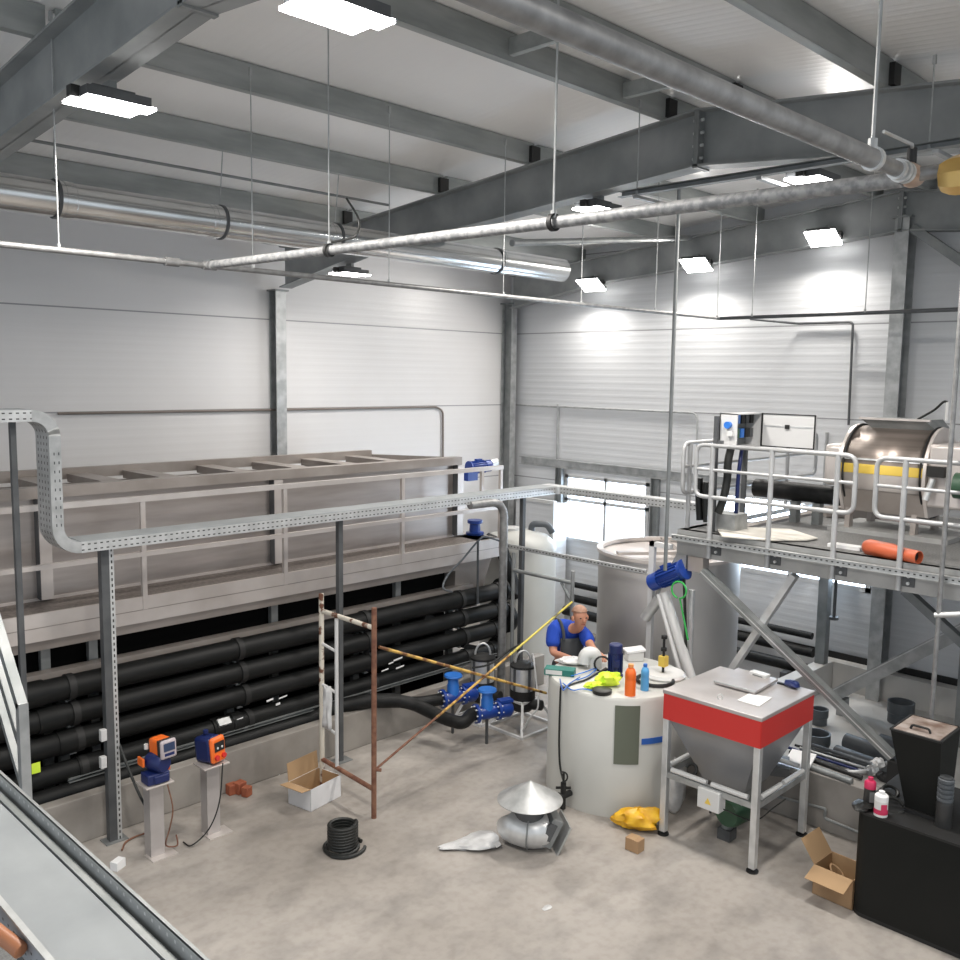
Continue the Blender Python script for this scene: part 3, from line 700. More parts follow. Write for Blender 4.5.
# strut posts
ppost = perf('slotted_post', 2, .05, 1, (0,), .5, .007, (.50, .51, .51), (.60, .61, .61))
def tray_post(x, y, zt, label, w=.075, slot=False):
    t = thing('tray_post', label, 'post', (x, y, 0), 'posts under the cable tray')
    MB().box((x-w/2, y-w/2, .01), (x+w/2-.004, y+w/2, zt)).build('body', 'dark_steel', t)
    if slot:
        m = MB().box((x+w/2-.004, y-w/2-.002, .012), (x+w/2+.034, y-w/2+.003, zt))
        m.build('slotted_face', perf_face, t, origin=(x+w/2+.015, y, 0))
    MB().box((x-.08, y-.07, 0), (x+.11, y+.07, .01)).build('foot_plate', 'galv_dark', t)
perf_face = perf('slotted_post_face', 2, .05, 0, (0,), .5, .006, (.55, .56, .56), (.66, .67, .67))
tray_post(3.12, 7.47, zl, 'dark post with a slotted face under the tray nearest its left bend', .07, True)
tray_post(5.51, 7.46, zl, 'dark slim post under the tray beside the ladder frame', .055)
q = P(523, 500, y=7.47); tray_post(q.x, 7.47, zl, 'dark slim post under the tray corner in front of the white tank', .055)
q = P(12.5, 430, y=7.47); tray_post(q.x, 7.47, zu, 'tall dark slim post under the upper tray at the left edge', .045)
# narrow lower tray
t = thing('cable_tray', 'narrow perforated tray running low from the silver bent pipe to the white stand', 'cable tray', (8, 6.5, 1.95))
pl_ = perf('slotted_low_tray', 1, .05, 2, (0,), .5, .006)
MB().box((7.98, 5.45, 1.945), (8.0, 7.50, 1.995)).build('side', pl_, t, origin=(8, 6.5, 1.97))
MB().box((7.98, 5.45, 1.945), (8.08, 7.50, 1.95)).build('base', 'galv', t)
# near tray in the lower left corner, right below the camera
NZ, NO, NN = 2.50, 1.083, .818
t = thing('cable_tray', 'wide covered cable tray close to the camera in the lower left corner', 'cable tray', (.95, 2.5, NZ-.09))
pn_ = perf('slotted_near_tray', 1, .045, 2, (.02,), .22, .005, (.36, .37, .36), (.46, .47, .46), metal=.15, rough=.6, holec=(.62, .62, .60))
pn2 = perf('slotted_near_tray_outer', 1, .045, 2, (-.022, .0), .25, .004, (.30, .33, .37), (.40, .43, .47))
MB().box((NO-.004, .4, NZ-.09), (NO, 6.3, NZ)).build('side_wall', pn_, t, origin=(NO, 2.5, NZ-.045))
MB().box((NO-.004, .4, NZ-.006), (NO+.006, 6.3, NZ+.002)).build('lip', 'galv_dark', t)
MB().box((NO-.045, .4, NZ-.075), (NO-.02, 6.3, NZ-.045)).build('inner_lip', 'galv_dark', t)
MB().box((NN, .4, NZ-.055), (NO-.05, 6.3, NZ-.05)).build('cover', 'tray_cover', t)
MB().box((NN, .4, NZ-.13), (NN+.004, 6.3, NZ-.05)).build('side_wall', pn2, t, origin=(NN, 2.5, NZ-.09))
MB().box((NN-.006, .4, NZ-.052), (NN+.012, 6.3, NZ-.044)).build('lip', 'galv', t)
MB().box((NN, .4, NZ-.135), (NO, 6.3, NZ-.13)).build('base', 'galv_dark', t)
for yy in (1.0, 3.0, 5.0): MB().box((.94, yy-.03, 0), (1.0, yy+.03, NZ-.135)).build('leg', 'dark_steel', t)
q = P(14, 945, z=2.42)
tag(MB().tube(smooth_path([q+Vector((-.05, .30, .03)), q+Vector((-.03, .12, .02)), q+Vector((.0, 0.0, 0)), q+Vector((.01, -.035, -.01))], 5), [.022]*15+[.012], 12).build('orange_tube_end', mat('brown_orange_tube', (.42, .17, .08), .45)), 'brown-orange rounded tube end in the bottom left corner', 'hose')  # tube end built in place of an unclear brown-orange shape
# stair rail at far left
a = P(22, 707, x=1.40); 
t = thing('stair_railing', 'grey square-tube stair railing at the left edge', 'railing', (1.40, a.y, 1.6))
dv = Vector((0, .72, .80))
b = P(20, 800, x=1.40)
MB().bar(a, a+dv, .042, .042).build('handrail', 'galv_dark', t)
MB().bar((1.40, a.y, 1.2), (1.40, a.y, a.z+.02), .042, .042).build('post', 'galv', t)
for k in (.20, .40): MB().bar(a-Vector((0, 0, k)), a+dv-Vector((0, 0, k)), .03, .03).build('mid_rail', 'galv_dark', t)
MB().box((1.0, a.y-.1, 1.1), (1.5, a.y+1.4, 1.2)).build('tread', 'grating', t)
MB().box((1.1, a.y, 0), (1.2, a.y+.1, 1.1)).build('support', 'dark_steel', t)

# ================================================================== SCAFFOLD
A_ = Vector((5.0, 7.06, 0)); B_ = Vector((4.99, 6.25, 0)); D_ = Vector((7.72, 7.10, 0)); E_ = Vector((7.71, 6.21, 0)); ZL = 1.766
t = thing('scaffold', 'rusty tubular scaffold frame with yellow diagonals and a small ladder', 'scaffold', (6.3, 6.65, 0))
def v(p, z): return Vector((p.x, p.y, z))
MB().tube([v(A_, 0), v(A_, 1.93)], .024, 12).build('standard', 'rust_white', t)
MB().tube([v(B_, 0), v(B_, 1.95)], .024, 12).build('standard', 'rust', t)
MB().tube([v(D_, 0), v(D_, 1.97)], .022, 12).build('standard', 'galv_dark', t)
MB().tube([v(E_, 0), v(E_, 1.90)], .022, 12).build('standard', 'galv_dark', t)
MB().tube([v(A_, ZL), v(B_, ZL)], .022, 12).build('ledger', 'rust_white', t)
MB().tube([v(A_, .30), v(B_, .27)], .022, 12).build('ledger', 'rust', t)
MB().tube([v(D_, ZL), v(E_, ZL)], .022, 12).build('ledger', 'galv_dark', t)
L_ = A_+(B_-A_)*.30
MB().tube([v(L_, .27), v(L_, ZL-.03)], .018, 10).build('ladder_side', 'white_metal', t)
for z in (.62, 1.02, 1.42): MB().tube([v(A_, z+.03), v(L_, z)], .014, 8).build('rung', 'white_metal', t)
z1 = P(380, 648, y=6.25).z; q1 = P(380, 648, x=5.0)
dA = v(B_, near_z) if False else None
d0 = P(379, 647, y=6.24); d1 = P(546, 693, y=6.22)
MB().tube([d0, d1], .014, 10).build('diagonal', 'rust_yellow', t)
d0 = P(376, 769, y=6.25); d1 = P(572, 602, y=6.20)
dm_ = d0+(d1-d0)*.27; dn_ = d0+(d1-d0)*.64
MB().tube([d0, dm_], .011, 10).build('diagonal', 'rust', t)
MB().tube([dm_, dn_], .012, 10).build('diagonal', 'rust_yellow', t)
MB().tube([dn_, d1], .012, 10).build('diagonal', 'yellow_black', t)
MB().tube([v(E_, ZL-.22), v(E_+Vector((0, .16, 0)), ZL-.02)], .016, 8).build('knee_brace', 'galv_dark', t)
MB().tube([d0+Vector((-.02, 0, 0)), d0+Vector((.02, -.05, 0))], .016, 8).build('pin', 'rust', t)
# rag on the ladder
m = MB(); c = v(A_+(B_-A_)*.16, 1.03)
for k, (w, l, o) in enumerate(((.12, .40, -.012), (.08, .34, .02))):
    vs = []; 
    for i in range(9):
        for j in range(5):
            yy = c.y+.03*k-.02+w*(j/4-.5)*(1+.15*math.sin(i)); zz = c.z+.03-l*i/8; xx = c.x-.03+o+.012*math.sin(j*2.1+i*.4)
            vs.append((xx, yy, zz))
    m.add(vs, [(i*5+j, i*5+j+1, i*5+j+6, i*5+j+5) for i in range(8) for j in range(4)], True)
o = m.build('rag', 'cloth'); sd = o.modifiers.new('thick', 'SOLIDIFY'); sd.thickness = .006
tag(o, 'grey-white rag hanging on a rung of the scaffold ladder', 'rag')

# ================================================================== DOSING PUMPS
def pedestal(x, y, h, label):
    t = thing('pump_pedestal', label, 'pedestal', (x, y, 0), 'steel pedestals of the dosing pumps')
    MB().channel((x, y, 0), (x, y, h-.015), .11, .12, .006, up=(1, 0, 0)).build('column', 'lid_grey', t)
    MB().obox((x-.0, y+.02, h-.008), .24, .20, .015).build('top_plate', 'stainless_pale', t, bevel=.003)
    MB().box((x-.08, y-.08, 0), (x+.14, y+.08, .008)).build('foot_plate', 'stainless_pale', t)
p1 = P(158, 856, z=0); p2 = P(214, 834, z=0)
h1 = P(158, 790, x=p1.x).z
PH = .645
pedestal(p1.x, p1.y, PH, 'steel pedestal under the left dosing pump with the raised display')
pedestal(p2.x, p2.y, PH, 'steel pedestal under the right dosing pump')
def rotz(v_, a): return Vector((v_[0]*math.cos(a)-v_[1]*math.sin(a), v_[0]*math.sin(a)+v_[1]*math.cos(a), v_[2]))
def display(m_, c, n_, up, w, h, t, frame):
    n_ = Vector(n_).normalized(); up = Vector(up); sd = n_.cross(up).normalized(); up = sd.cross(n_)
    return c, n_, sd, up
# left pump: blue base, blue motor, orange controller on top turned to the viewer
b = Vector((p1.x, p1.y+.02, PH)); 
t = thing('dosing_pump', 'dark blue dosing pump with an orange raised controller and pinkish display', 'pump', b)
MB().obox(b+Vector((.0, -.01, .045)), .19, .14, .09).build('base', 'navy', t, bevel=.012)
MB().obox(b+Vector((.02, -.07, .04)), .13, .05, .07).build('pump_head', 'navy', t, bevel=.01)
mt = MB().lathe([(0, 0), (.07, .0), (.078, .03), (.078, .15), (.065, .17), (0, .17)], b+Vector((.0, .08, .155)), (.3, -.95, 0), 18); mt.build('motor', 'navy', t)
MB().obox(b+Vector((-.085, .06, .17)), .02, .10, .07, (1, 0, 0), (-.0, 1, 0)).build('side_cover', 'orange', t, bevel=.006)
MB().cyl(b+Vector((-.02, .10, .25)), b+Vector((-.02, .10, .29)), .018, 12).build('cap', 'white', t)
MB().obox(b+Vector((.085, -.02, .14)), .06, .07, .12).build('bracket', 'orange', t, bevel=.01)
n_ = Vector((.10, -1, .08)).normalized(); cc = b+Vector((.075, -.03, .275)); sx = Vector((1, .10, 0))
ctl = MB().obox(cc-n_*.05, .135, .17, .155, sx, n_).build('controller', 'orange', t, bevel=.025)
MB().obox(cc+n_*.02, .145, .035, .155, sx, n_).build('gasket', 'black', ctl, bevel=.01)
fr = MB().obox(cc+n_*.055, .145, .035, .155, sx, n_).build('front_frame', 'screen_grey', ctl, bevel=.02)
MB().obox(cc+n_*.074+Vector((0, 0, .02)), .10, .004, .065, sx, n_).build('screen', 'display', ctl)
MB().obox(cc+n_*.074+Vector((0, 0, -.042)), .09, .004, .025, sx, n_).build('key_row', 'navy', ctl)
b = Vector((p2.x, p2.y+.02, PH))
t = thing('dosing_pump', 'dark blue dosing pump with an orange front panel on the right pedestal', 'pump', b)
n_ = Vector((.28, -.95, .10)).normalized(); sx = Vector((.95, .28, 0)).normalized(); cc = b+Vector((.0, .05, .115))
MB().obox(cc, .155, .19, .22, sx, n_).build('housing', 'navy', t, bevel=.03)
fp = MB().obox(cc+n_*.105, .16, .05, .225, sx, n_).build('front_panel', 'orange', t, bevel=.025)
MB().obox(cc+n_*.132+Vector((0, 0, .03)), .11, .004, .08, sx, n_).build('screen', 'black', fp)
for k in (-.04, .04): MB().cyl(cc+n_*.13+sx*k+Vector((0, 0, -.06)), cc+n_*.155+sx*k+Vector((0, 0, -.06)), .022, 14).build('knob', 'red', fp)
for k in (-.025, .025): MB().cyl(cc+n_*.13+sx*k+Vector((0, 0, .02)), cc+n_*.14+sx*k+Vector((0, 0, .02)), .010, 10).build('button', 'white', fp)
MB().cyl(cc+Vector((0, .04, .12)), cc+Vector((0, .04, .15)), .022, 12).build('cap', 'navy', t)
# hoses of the pumps
tag(MB().tube(smooth_path([P(119, 744, y=7.45), P(131, 775, y=7.3), P(142, 800, y=7.15), P(151, 813, y=7.05)], 5), .012, 8).build('pump_hose', 'rubber'), 'black suction hose from the tray post down to the left pump pedestal', 'hose')
tag(MB().tube(smooth_path([p1+Vector((.07, -.05, PH-.01)), p1+Vector((.11, -.06, .4)), p1+Vector((.10, -.02, .22)), p1+Vector((.08, .02, .06)), p1+Vector((.17, .0, .03)), p1+Vector((.19, .05, .10))], 6), .006, 8).build('cable', 'rust'), 'brown cable hanging in front of the left pump pedestal', 'cable')
tag(MB().tube(smooth_path([p2+Vector((.03, -.12, PH+.03)), p2+Vector((-.02, -.14, .35)), p2+Vector((-.10, -.10, .12)), p2+Vector((-.25, -.08, .02)), p1+Vector((.25, .05, .012))], 6), .006, 8).build('cable', 'rubber'), 'dark cable from the right dosing pump down to the floor', 'cable')
tag(MB().tube(smooth_path([P(150, 832, z=.03), P(137, 836, z=.012), P(126, 842, z=.012), P(122, 850, z=.012)], 6), .008, 8).build('cable', 'rust'), 'short brown cable end curling on the floor by the left post', 'cable')
for k, (px, py, s, m_) in enumerate(((234, 795, .10, 'brick'), (242, 794, .11, 'brick'), (249, 797, .09, 'brick'))):
    q = P(px, py, z=0)
    tag(MB().obox(q+Vector((0, .04, s*.5)), s*.9, s*.8, s, (1, .2*k, 0), (-.2*k, 1, 0)).build('terracotta_block', m_, bevel=.006), 'small red-brown block by the kerb, %s of the three' % ('leftmost', 'middle', 'rightmost')[k], 'block', 'red-brown blocks by the kerb')
# boxes on the terminal post
for z, w in ((.83, 'upper'), (.66, 'lower')):
    q = P(103, 735 if w == 'upper' else 762, y=7.44)
    tag(MB().obox(q, .05, .05, .10).build('junction_box', 'white_metal', bevel=.005), 'small white junction box on the left tray post, %s one' % w, 'box')

# ================================================================== BOXES AND LITTER ON THE FLOOR (left half)
def open_box(name, c, a, w, d, h, flaps, label, mo, mi, t=.005, cat='box'):
    c = Vector(c); ux = Vector((math.cos(a), math.sin(a), 0)); uy = Vector((-math.sin(a), math.cos(a), 0)); Z = Vector((0, 0, 1))
    r = thing(name, label, cat, c)
    m = MB().obox(c+Z*t/2, w, d, t, ux, uy)
    for s in (-1, 1):
        m.obox(c+ux*s*(w/2-t/2)+Z*h/2, t, d, h, ux, uy); m.obox(c+uy*s*(d/2-t/2)+Z*h/2, w, t, h, ux, uy)
    m.build('carton', mo, r)
    i = MB().obox(c+Z*(t+.001), w-2*t, d-2*t, .002, ux, uy)
    for s in (-1, 1):
        i.obox(c+ux*s*(w/2-t-.001)+Z*h/2, .002, d-2*t, h-.004, ux, uy); i.obox(c+uy*s*(d/2-t-.001)+Z*h/2, w-2*t, .002, h-.004, ux, uy)
    i.build('lining', mi, r)
    for (side, ang, ln) in flaps:
        if side[0] == 'x':
            s = 1 if side[1] == '+' else -1; o = c+ux*s*w/2+Z*h; dr = ux*s*math.cos(ang)+Z*math.sin(ang); along, L = uy, d
        else:
            s = 1 if side[1] == '+' else -1; o = c+uy*s*d/2+Z*h; dr = uy*s*math.cos(ang)+Z*math.sin(ang); along, L = ux, w
        MB().obox(o+dr*ln/2, ln, L-.01, t, dr, along).build('flap', mi, r)
    return r
cA, cB, cC = P(311, 812, z=0), P(289, 803, z=0), P(341, 796, z=0)
a = math.atan2((cC-cA).y, (cC-cA).x); w = (cC-cA).length; d = (cB-cA).length
ctr = (cC+cB)/2
ux = (cC-cA).normalized(); uy = Vector((-ux.y, ux.x, 0)); d = (cB-cA).dot(uy)
bx = open_box('cardboard_box', cA+ux*w/2+uy*d/2, a, w, d, .21, [('y+', 1.45, .17), ('x-', .12, .11)], 'open white cardboard box at the foot of the scaffold', 'white_card', 'cardboard_in')
q = P(343, 851, z=0)
t = thing('hose_coil', 'coil of black corrugated hose standing on the floor in front', 'hose', q)
pts = []
for i in range(9*20):
    a = 2*PI*i/20; k = i/20.; R = .115 if k > 1.2 else .115+.05*(1.2-k)
    pts.append(q+Vector((.02+R*math.cos(a), .03+R*math.sin(a), .018+max(0, k-.7)*.0255)))
MB().tube(pts, .017, 8).build('winding', 'rubber', t)
MB().tube([q+Vector((.03+.165*math.cos(a), -.0+.15*math.sin(a), .016)) for a in [2*PI*i/28 for i in range(26)]], .016, 8).build('loose_turn', 'rubber', t)
def blob(name, c, sx, sy, sz, m_, label, cat, amp=.35, seed=1, rot=0., taper=0., n=22, mm=12):
    rnd = random.Random(seed); c = Vector(c); ph = [rnd.random()*6 for _ in range(12)]; vs = []
    for i in range(mm+1):
        tt = PI*i/mm
        for k in range(n):
            a = 2*PI*k/n
            r = 1+amp*(.5*math.sin(3*a+ph[0]+2*tt)+.35*math.sin(5*a+ph[1]-3*tt)+.3*math.sin(8*a+ph[2]+4*tt)+.25*math.sin(7*tt+ph[3]+2*a))*.5
            x = math.sin(tt)*math.cos(a)*r; y = math.sin(tt)*math.sin(a)*r; x2 = x*(1-taper*max(0, -x)); y *= (1+taper*x)
            p = rotz((x*sx, y*sy, 0), rot); z = max(.001, (1-math.cos(tt))*.5*sz*(1+.3*(r-1))*(1+taper*x*.6))
            vs.append(c+Vector((p.x, p.y, z)))
    fs = [(i*n+k, i*n+(k+1) % n, (i+1)*n+(k+1) % n, (i+1)*n+k) for i in range(mm) for k in range(n)]
    return tag(MB().add(vs, fs, True).build(name, m_), label, cat)
q = (P(442, 850, z=0)+P(499, 842, z=0))/2
L_ = (P(499, 842, z=0)-P(442, 850, z=0)); 
blob('plastic_bag', q, L_.length/2*1.02, .12, .06, 'clear_bag', 'crumpled white plastic bag lying on the floor in the middle', 'bag', .5, 4, math.atan2(L_.y, L_.x), .55)
q = P(143, 790, z=0); 
q = P(280, 772, z=0.0); tag(MB().obox(q+Vector((0, 0, .02)), .14, .09, .006, (1, .3, .25), (-.3, 1, 0)).build('paper_scrap', 'paper'), 'white paper scrap on the floor left of the white box', 'paper')
q = P(118, 868, z=0); tag(MB().obox(q+Vector((0, 0, .035)), .10, .07, .07, (1, .5, 0), (-.5, 1, 0)).build('paper_scrap', 'paper'), 'small white box-shaped scrap on the floor beyond the near tray', 'scrap')
q = P(547, 908, z=0); blob('floor_patch', q, .045, .028, .006, 'clear_bag', 'small white blot on the floor in the foreground', 'blot', .3, 8)
# ================================================================== MIDDLE: TANKS, PUMPS, STANDS
STC = Vector((9.15, 5.935, 0)); SR = .82; SZ = 2.0
t = thing('steel_tank', 'big round stainless steel tank in front of the back wall window', 'tank', STC)
MB().lathe([(SR-.03, SZ-.06), (SR-.03, SZ), (SR, SZ), (SR, .02), (0, .02)], STC, (0, 0, 1), 64).build('shell', 'steel_tank', t)
MB().lathe([(SR, SZ-.03), (SR+.022, SZ-.03), (SR+.022, SZ+.006), (SR-.05, SZ+.006), (SR-.05, SZ-.03)], STC, (0, 0, 1), 64).build('rim', 'stainless_pale', t)
MB().lathe([(0, SZ-.055), (SR-.03, SZ-.055), (SR-.03, SZ-.05), (0, SZ-.05)], STC, (0, 0, 1), 48).build('cover', 'stainless_pale', t)
MB().bar(STC+Vector((-.74, .20, SZ+.02)), STC+Vector((.30, -.60, SZ+.02)), .10, .035).build('cross_bar', 'stainless_pale', t)
MB().bar(STC+Vector((-.45, -.55, SZ+.01)), STC+Vector((.55, .45, SZ+.01)), .06, .025).build('cross_bar', 'stainless_dull', t)
WC = Vector((9.25, 8.42, 0)); WR = .52
t = thing('white_storage_tank', 'tall white plastic tank with a domed top in the far corner', 'tank', WC)
MB().lathe([(0, .0), (WR, .0), (WR, 1.66), (WR-.02, 1.74), (WR-.12, 1.83), (.15, 1.90), (0, 1.90)], WC, (0, 0, 1), 48).build('body', 'white_tank', t)
MB().tube(rounded([WC+Vector((.15, -.1, 1.85)), WC+Vector((.15, -.1, 1.98)), WC+Vector((.30, -.25, 1.98)), WC+Vector((.36, -.30, 1.86))], .06), .045, 12).build('vent_pipe', 'grey_pvc', t)
MB().lathe([(0, 1.88), (.14, 1.88), (.14, 1.93), (0, 1.93)], WC+Vector((-.05, .1, 0)), (0, 0, 1), 20).build('lid', 'white', t)
# white framed panel behind the corner tank
a, b = P(520, 517, x=10.6), P(553.5, 511.5, x=11.2)
t = thing('wall_cabinet', 'white-edged grey cabinet in the corner behind the white tank', 'cabinet', (11.05, 8.95, 0))
yv = P(553, 560, x=10.85).y
MB().box((10.9, yv+.03, 0), (11.2, yv+.85, 2.02)).build('body', 'wallb', t)
MB().box((10.84, yv, 0), (10.9, yv+.05, 2.08)).build('frame', 'white', t)
MB().box((10.84, yv+.05, 2.03), (10.9, yv+.85, 2.08)).build('frame', 'white', t)
# silver bent pipe
y = 7.32
q0 = P(501, 690, y=y); q2 = P(471, 504, y=y)
t = thing('bent_pipe', 'silver pipe bent like a cane in front of the corner tank', 'pipe', (q0.x, y, 0))
zt_ = P(482, 504, y=y).z
MB().tube(rounded([(q2.x, y+.02, zt_), (q0.x, y, zt_), (q0.x, y, 0)], .22, 10), .048, 16).build('tube', 'zincpipe', t)
MB().cyl((q0.x, y, 0), (q0.x, y, .02), .10, 20).build('foot_flange', 'galv_dark', t)
# thick black bend leaving the tank end
t = thing('black_elbow', 'thick black pipe bend coming down at the right end of the long tank', 'pipe', (XE+.42, 8.25, 1.4))
MB().tube(rounded([(XE+.36, 8.30, 1.88), (XE+.52, 8.20, 1.80), (XE+.62, 8.05, 1.30), (XE+.50, 7.95, 1.15)], .15), .085, 16).build('tube', 'hdpe', t)
MB().lathe([(0, 0), (.20, 0), (.20, .06), (0, .06)], (XE+.35, 7.95, .895), (1, 0, 0), 24).build('blind_flange', 'hdpe', t)
# hose over the walkway end
tag(MB().tube(smooth_path([P(500, 541, y=7.9), P(486, 537, y=7.9), P(479, 540, y=7.88), P(462, 560, y=7.88), P(448, 575, y=7.88), P(443, 588, y=7.8), P(452, 592, y=7.82)], 6), .012, 8).build('air_hose', 'grey_pvc'), 'grey-green hose looping down from the walkway end to the pipes', 'hose')
tag(MB().tube([P(478, 541, y=7.86), P(477.5, 604, y=7.86)], .014, 8).build('drop_pipe', 'dark_steel'), 'thin dark upright pipe at the right end of the black pipes', 'pipe')

# -------------------------------------------------- pumps and valves
def pump(c, label, sw=.30):
    t = thing('submersible_pump', label, 'pump', c, 'stainless pumps on wire stands')
    c = Vector(c); hb, ht = .30, .22
    st = MB(); co = [(-sw, -sw*.9), (sw, -sw*.9), (sw, sw*.9), (-sw, sw*.9)]
    for i in range(4):
        a, b = co[i], co[(i+1) % 4]
        st.bar(c+Vector((a[0], a[1], .015)), c+Vector((b[0], b[1], .015)), .03, .03)
        st.bar(c+Vector((a[0]*.45, a[1]*.45, .33)), c+Vector((b[0]*.45, b[1]*.45, .33)), .025, .025)
        st.bar(c+Vector((a[0]*.98, a[1]*.98, .02)), c+Vector((a[0]*.45, a[1]*.45, .33)), .028, .028)
    st.build('stand', 'white_metal', t)
    MB().lathe([(0, .20), (.10, .20), (.15, .25), (.15, .32), (.13, .34), (0, .34)], c, (0, 0, 1), 24).build('volute', 'black', t)
    MB().tube([c+Vector((0, -.02, .28)), c+Vector((.06, -.24, .30))], .06, 14).build('outlet', 'black', t)
    MB().lathe([(0, .34), (.145, .34), (.145, .45), (0, .45)], c, (0, 0, 1), 28).build('lower_casing', 'black', t)
    MB().lathe([(0, .45), (.138, .45), (.138, .71), (0, .71)], c, (0, 0, 1), 28).build('stainless_jacket', 'galv_light', t)
    for k in range(10):
        a = 2*PI*k/10
        if k % 2: MB().obox(c+Vector((.138*math.cos(a), .138*math.sin(a), .58)), .02, .03, .25, (math.cos(a), math.sin(a), 0), (-math.sin(a), math.cos(a), 0)).build('rib', 'dark_steel', t)
    MB().lathe([(0, .71), (.148, .71), (.148, .735), (.09, .76), (0, .765)], c, (0, 0, 1), 28).build('top_cover', 'black', t)
    MB().tube(arc(c+Vector((0, 0, .75)), .09, 0, PI, (.7, -.7, 0), (0, 0, 1.6), 10), .012, 8).build('lifting_bow', 'galv_light', t)
    return t
pump((7.60, 6.81, 0), 'stainless pump on a white wire stand nearest the white tank')
pump((7.47, 7.33, 0), 'stainless pump on a stand farther back, left of the bent silver pipe', .235)
def gate_valve(c, ax, label, s=1.):
    t = thing('gate_valve', label, 'valve', c, 'blue valves before the pumps'); c = Vector(c); ax = Vector(ax).normalized()
    for k in (-.13, .13):
        f = MB().lathe([(0, -.016), (.105*s, -.016), (.105*s, .016), (0, .016)], c+ax*k*s, ax, 24)
        e = ax.orthogonal().normalized(); g = ax.cross(e)
        f.build('flange', 'blue', t)
        bl = MB()
        for i in range(8):
            a = 2*PI*i/8; p = c+ax*k*s+(e*math.cos(a)+g*math.sin(a))*.083*s
            bl.cyl(p-ax*.035, p+ax*.035, .010, 6)
        bl.build('bolts', 'galv_light', t)
    MB().lathe([(.062*s, -.13*s), (.075*s, -.05*s), (.075*s, .05*s), (.062*s, .13*s)], c, ax, 20).build('body', 'blue', t)
    MB().lathe([(0, .0), (.068*s, 0), (.068*s, .14*s), (.06*s, .16*s), (.06*s, .235*s), (0, .235*s)], c, (0, 0, 1), 20).build('bonnet', 'blue_light', t)
    MB().lathe([(0, .232*s), (.098*s, .232*s), (.105*s, .245*s), (.098*s, .262*s), (0, .262*s)], c, (0, 0, 1), 24).build('handwheel', 'blue_light', t)
    MB().obox(c+ax*.0+Vector((0, 0, .08*s))+Vector((-.06, 0, 0)), .004, .035, .05, (1, 0, 0), (0, 1, 0)).build('type_plate', 'white', t)
    MB().lathe([(.06*s, .13*s), (.09*s, .16*s), (.09*s, .26*s), (.06*s, .30*s)], c, ax, 20).build('check_valve', 'blue', t)
    MB().obox(c+ax*.22*s+Vector((0, 0, .10*s)), .16*s, .10*s, .03, ax, (0, 0, 1) if False else (-ax.y, ax.x, 0)).build('cover', 'blue', t)
    return t
v2 = P(487, 712, z=.36); v1 = P(453, 697, z=.42)
ax2 = (Vector((7.63, 6.60, .36))-v2); ax2.z = 0
gate_valve(v2, (.85, -.30, 0), 'blue gate valve with round flange top in front of the nearer pump', 1.0)
gate_valve(v1, (.9, -.25, 0), 'blue gate valve with round flange top in front of the farther pump', 1.0)
for vv, w in ((v2, 'nearer'), (v1, 'farther')):
    tag(MB().box((vv.x-.012, vv.y-.012, 0), (vv.x+.012, vv.y+.012, vv.z-.06)).build('valve_support', 'dark_steel'), 'short steel prop under the %s blue gate valve' % w, 'support')
a_ = Vector((.85, -.30, 0)).normalized()
e2 = v2-a_*.15; e1 = v1-Vector((.9, -.25, 0)).normalized()*.15
S_ = Vector((6.45, 7.50, .49))
tag(MB().tube(rounded([(6.26, 7.47, .465), (6.42, 7.36, .42), P(443, 718, z=.33), P(463, 724, z=.32), e2-a_*.04, e2], .09), .070, 18).build('manifold_pipe', 'hdpe'), 'black pipe snaking over the floor to the nearer blue valve', 'pipe')
tag(MB().tube(rounded([(6.36, 7.40, .43), e1+Vector((-.22, .06, .0)), e1], .06), .066, 18).build('branch_pipe', 'hdpe'), 'short black pipe branch to the farther blue valve', 'pipe')
c = Vector((7.80, 6.32, .34)); 
t = thing('elbow_valve', 'blue flanged fitting between the nearer pump and the white tank', 'valve', c)
ax = Vector((.5, -.8, -.1)).normalized()
MB().lathe([(0, 0), (.10, 0), (.10, .03), (.065, .04), (.065, .13), (.10, .14), (.10, .17), (0, .17)], c, ax, 22).build('body', 'blue', t)
MB().obox(c+ax*.08+Vector((0, 0, .09)), .07, .07, .08).build('cover', 'blue', t)
MB().cyl((c.x, c.y, 0), (c.x, c.y, .30), .03, 12).build('prop', 'galv_dark', t)
tag(MB().tube(smooth_path([Vector((7.63, 6.72, .77)), Vector((7.55, 6.62, .90)), Vector((7.48, 6.5, .62)), Vector((7.40, 6.40, .40)), Vector((7.30, 6.42, .30)), Vector((7.36, 6.6, .05))], 7), .010, 8).build('pump_cable', 'cloth'), 'grey cable loop hanging from the nearer pump', 'cable')
tag(MB().tube(smooth_path([P(472, 668, y=7.2), P(490, 664, y=7.05), P(510, 650, y=7.0), P(528, 640, y=7.1)], 6), .012, 8).build('pump_cable', 'rubber'), 'black cable crossing between the two pumps', 'cable')

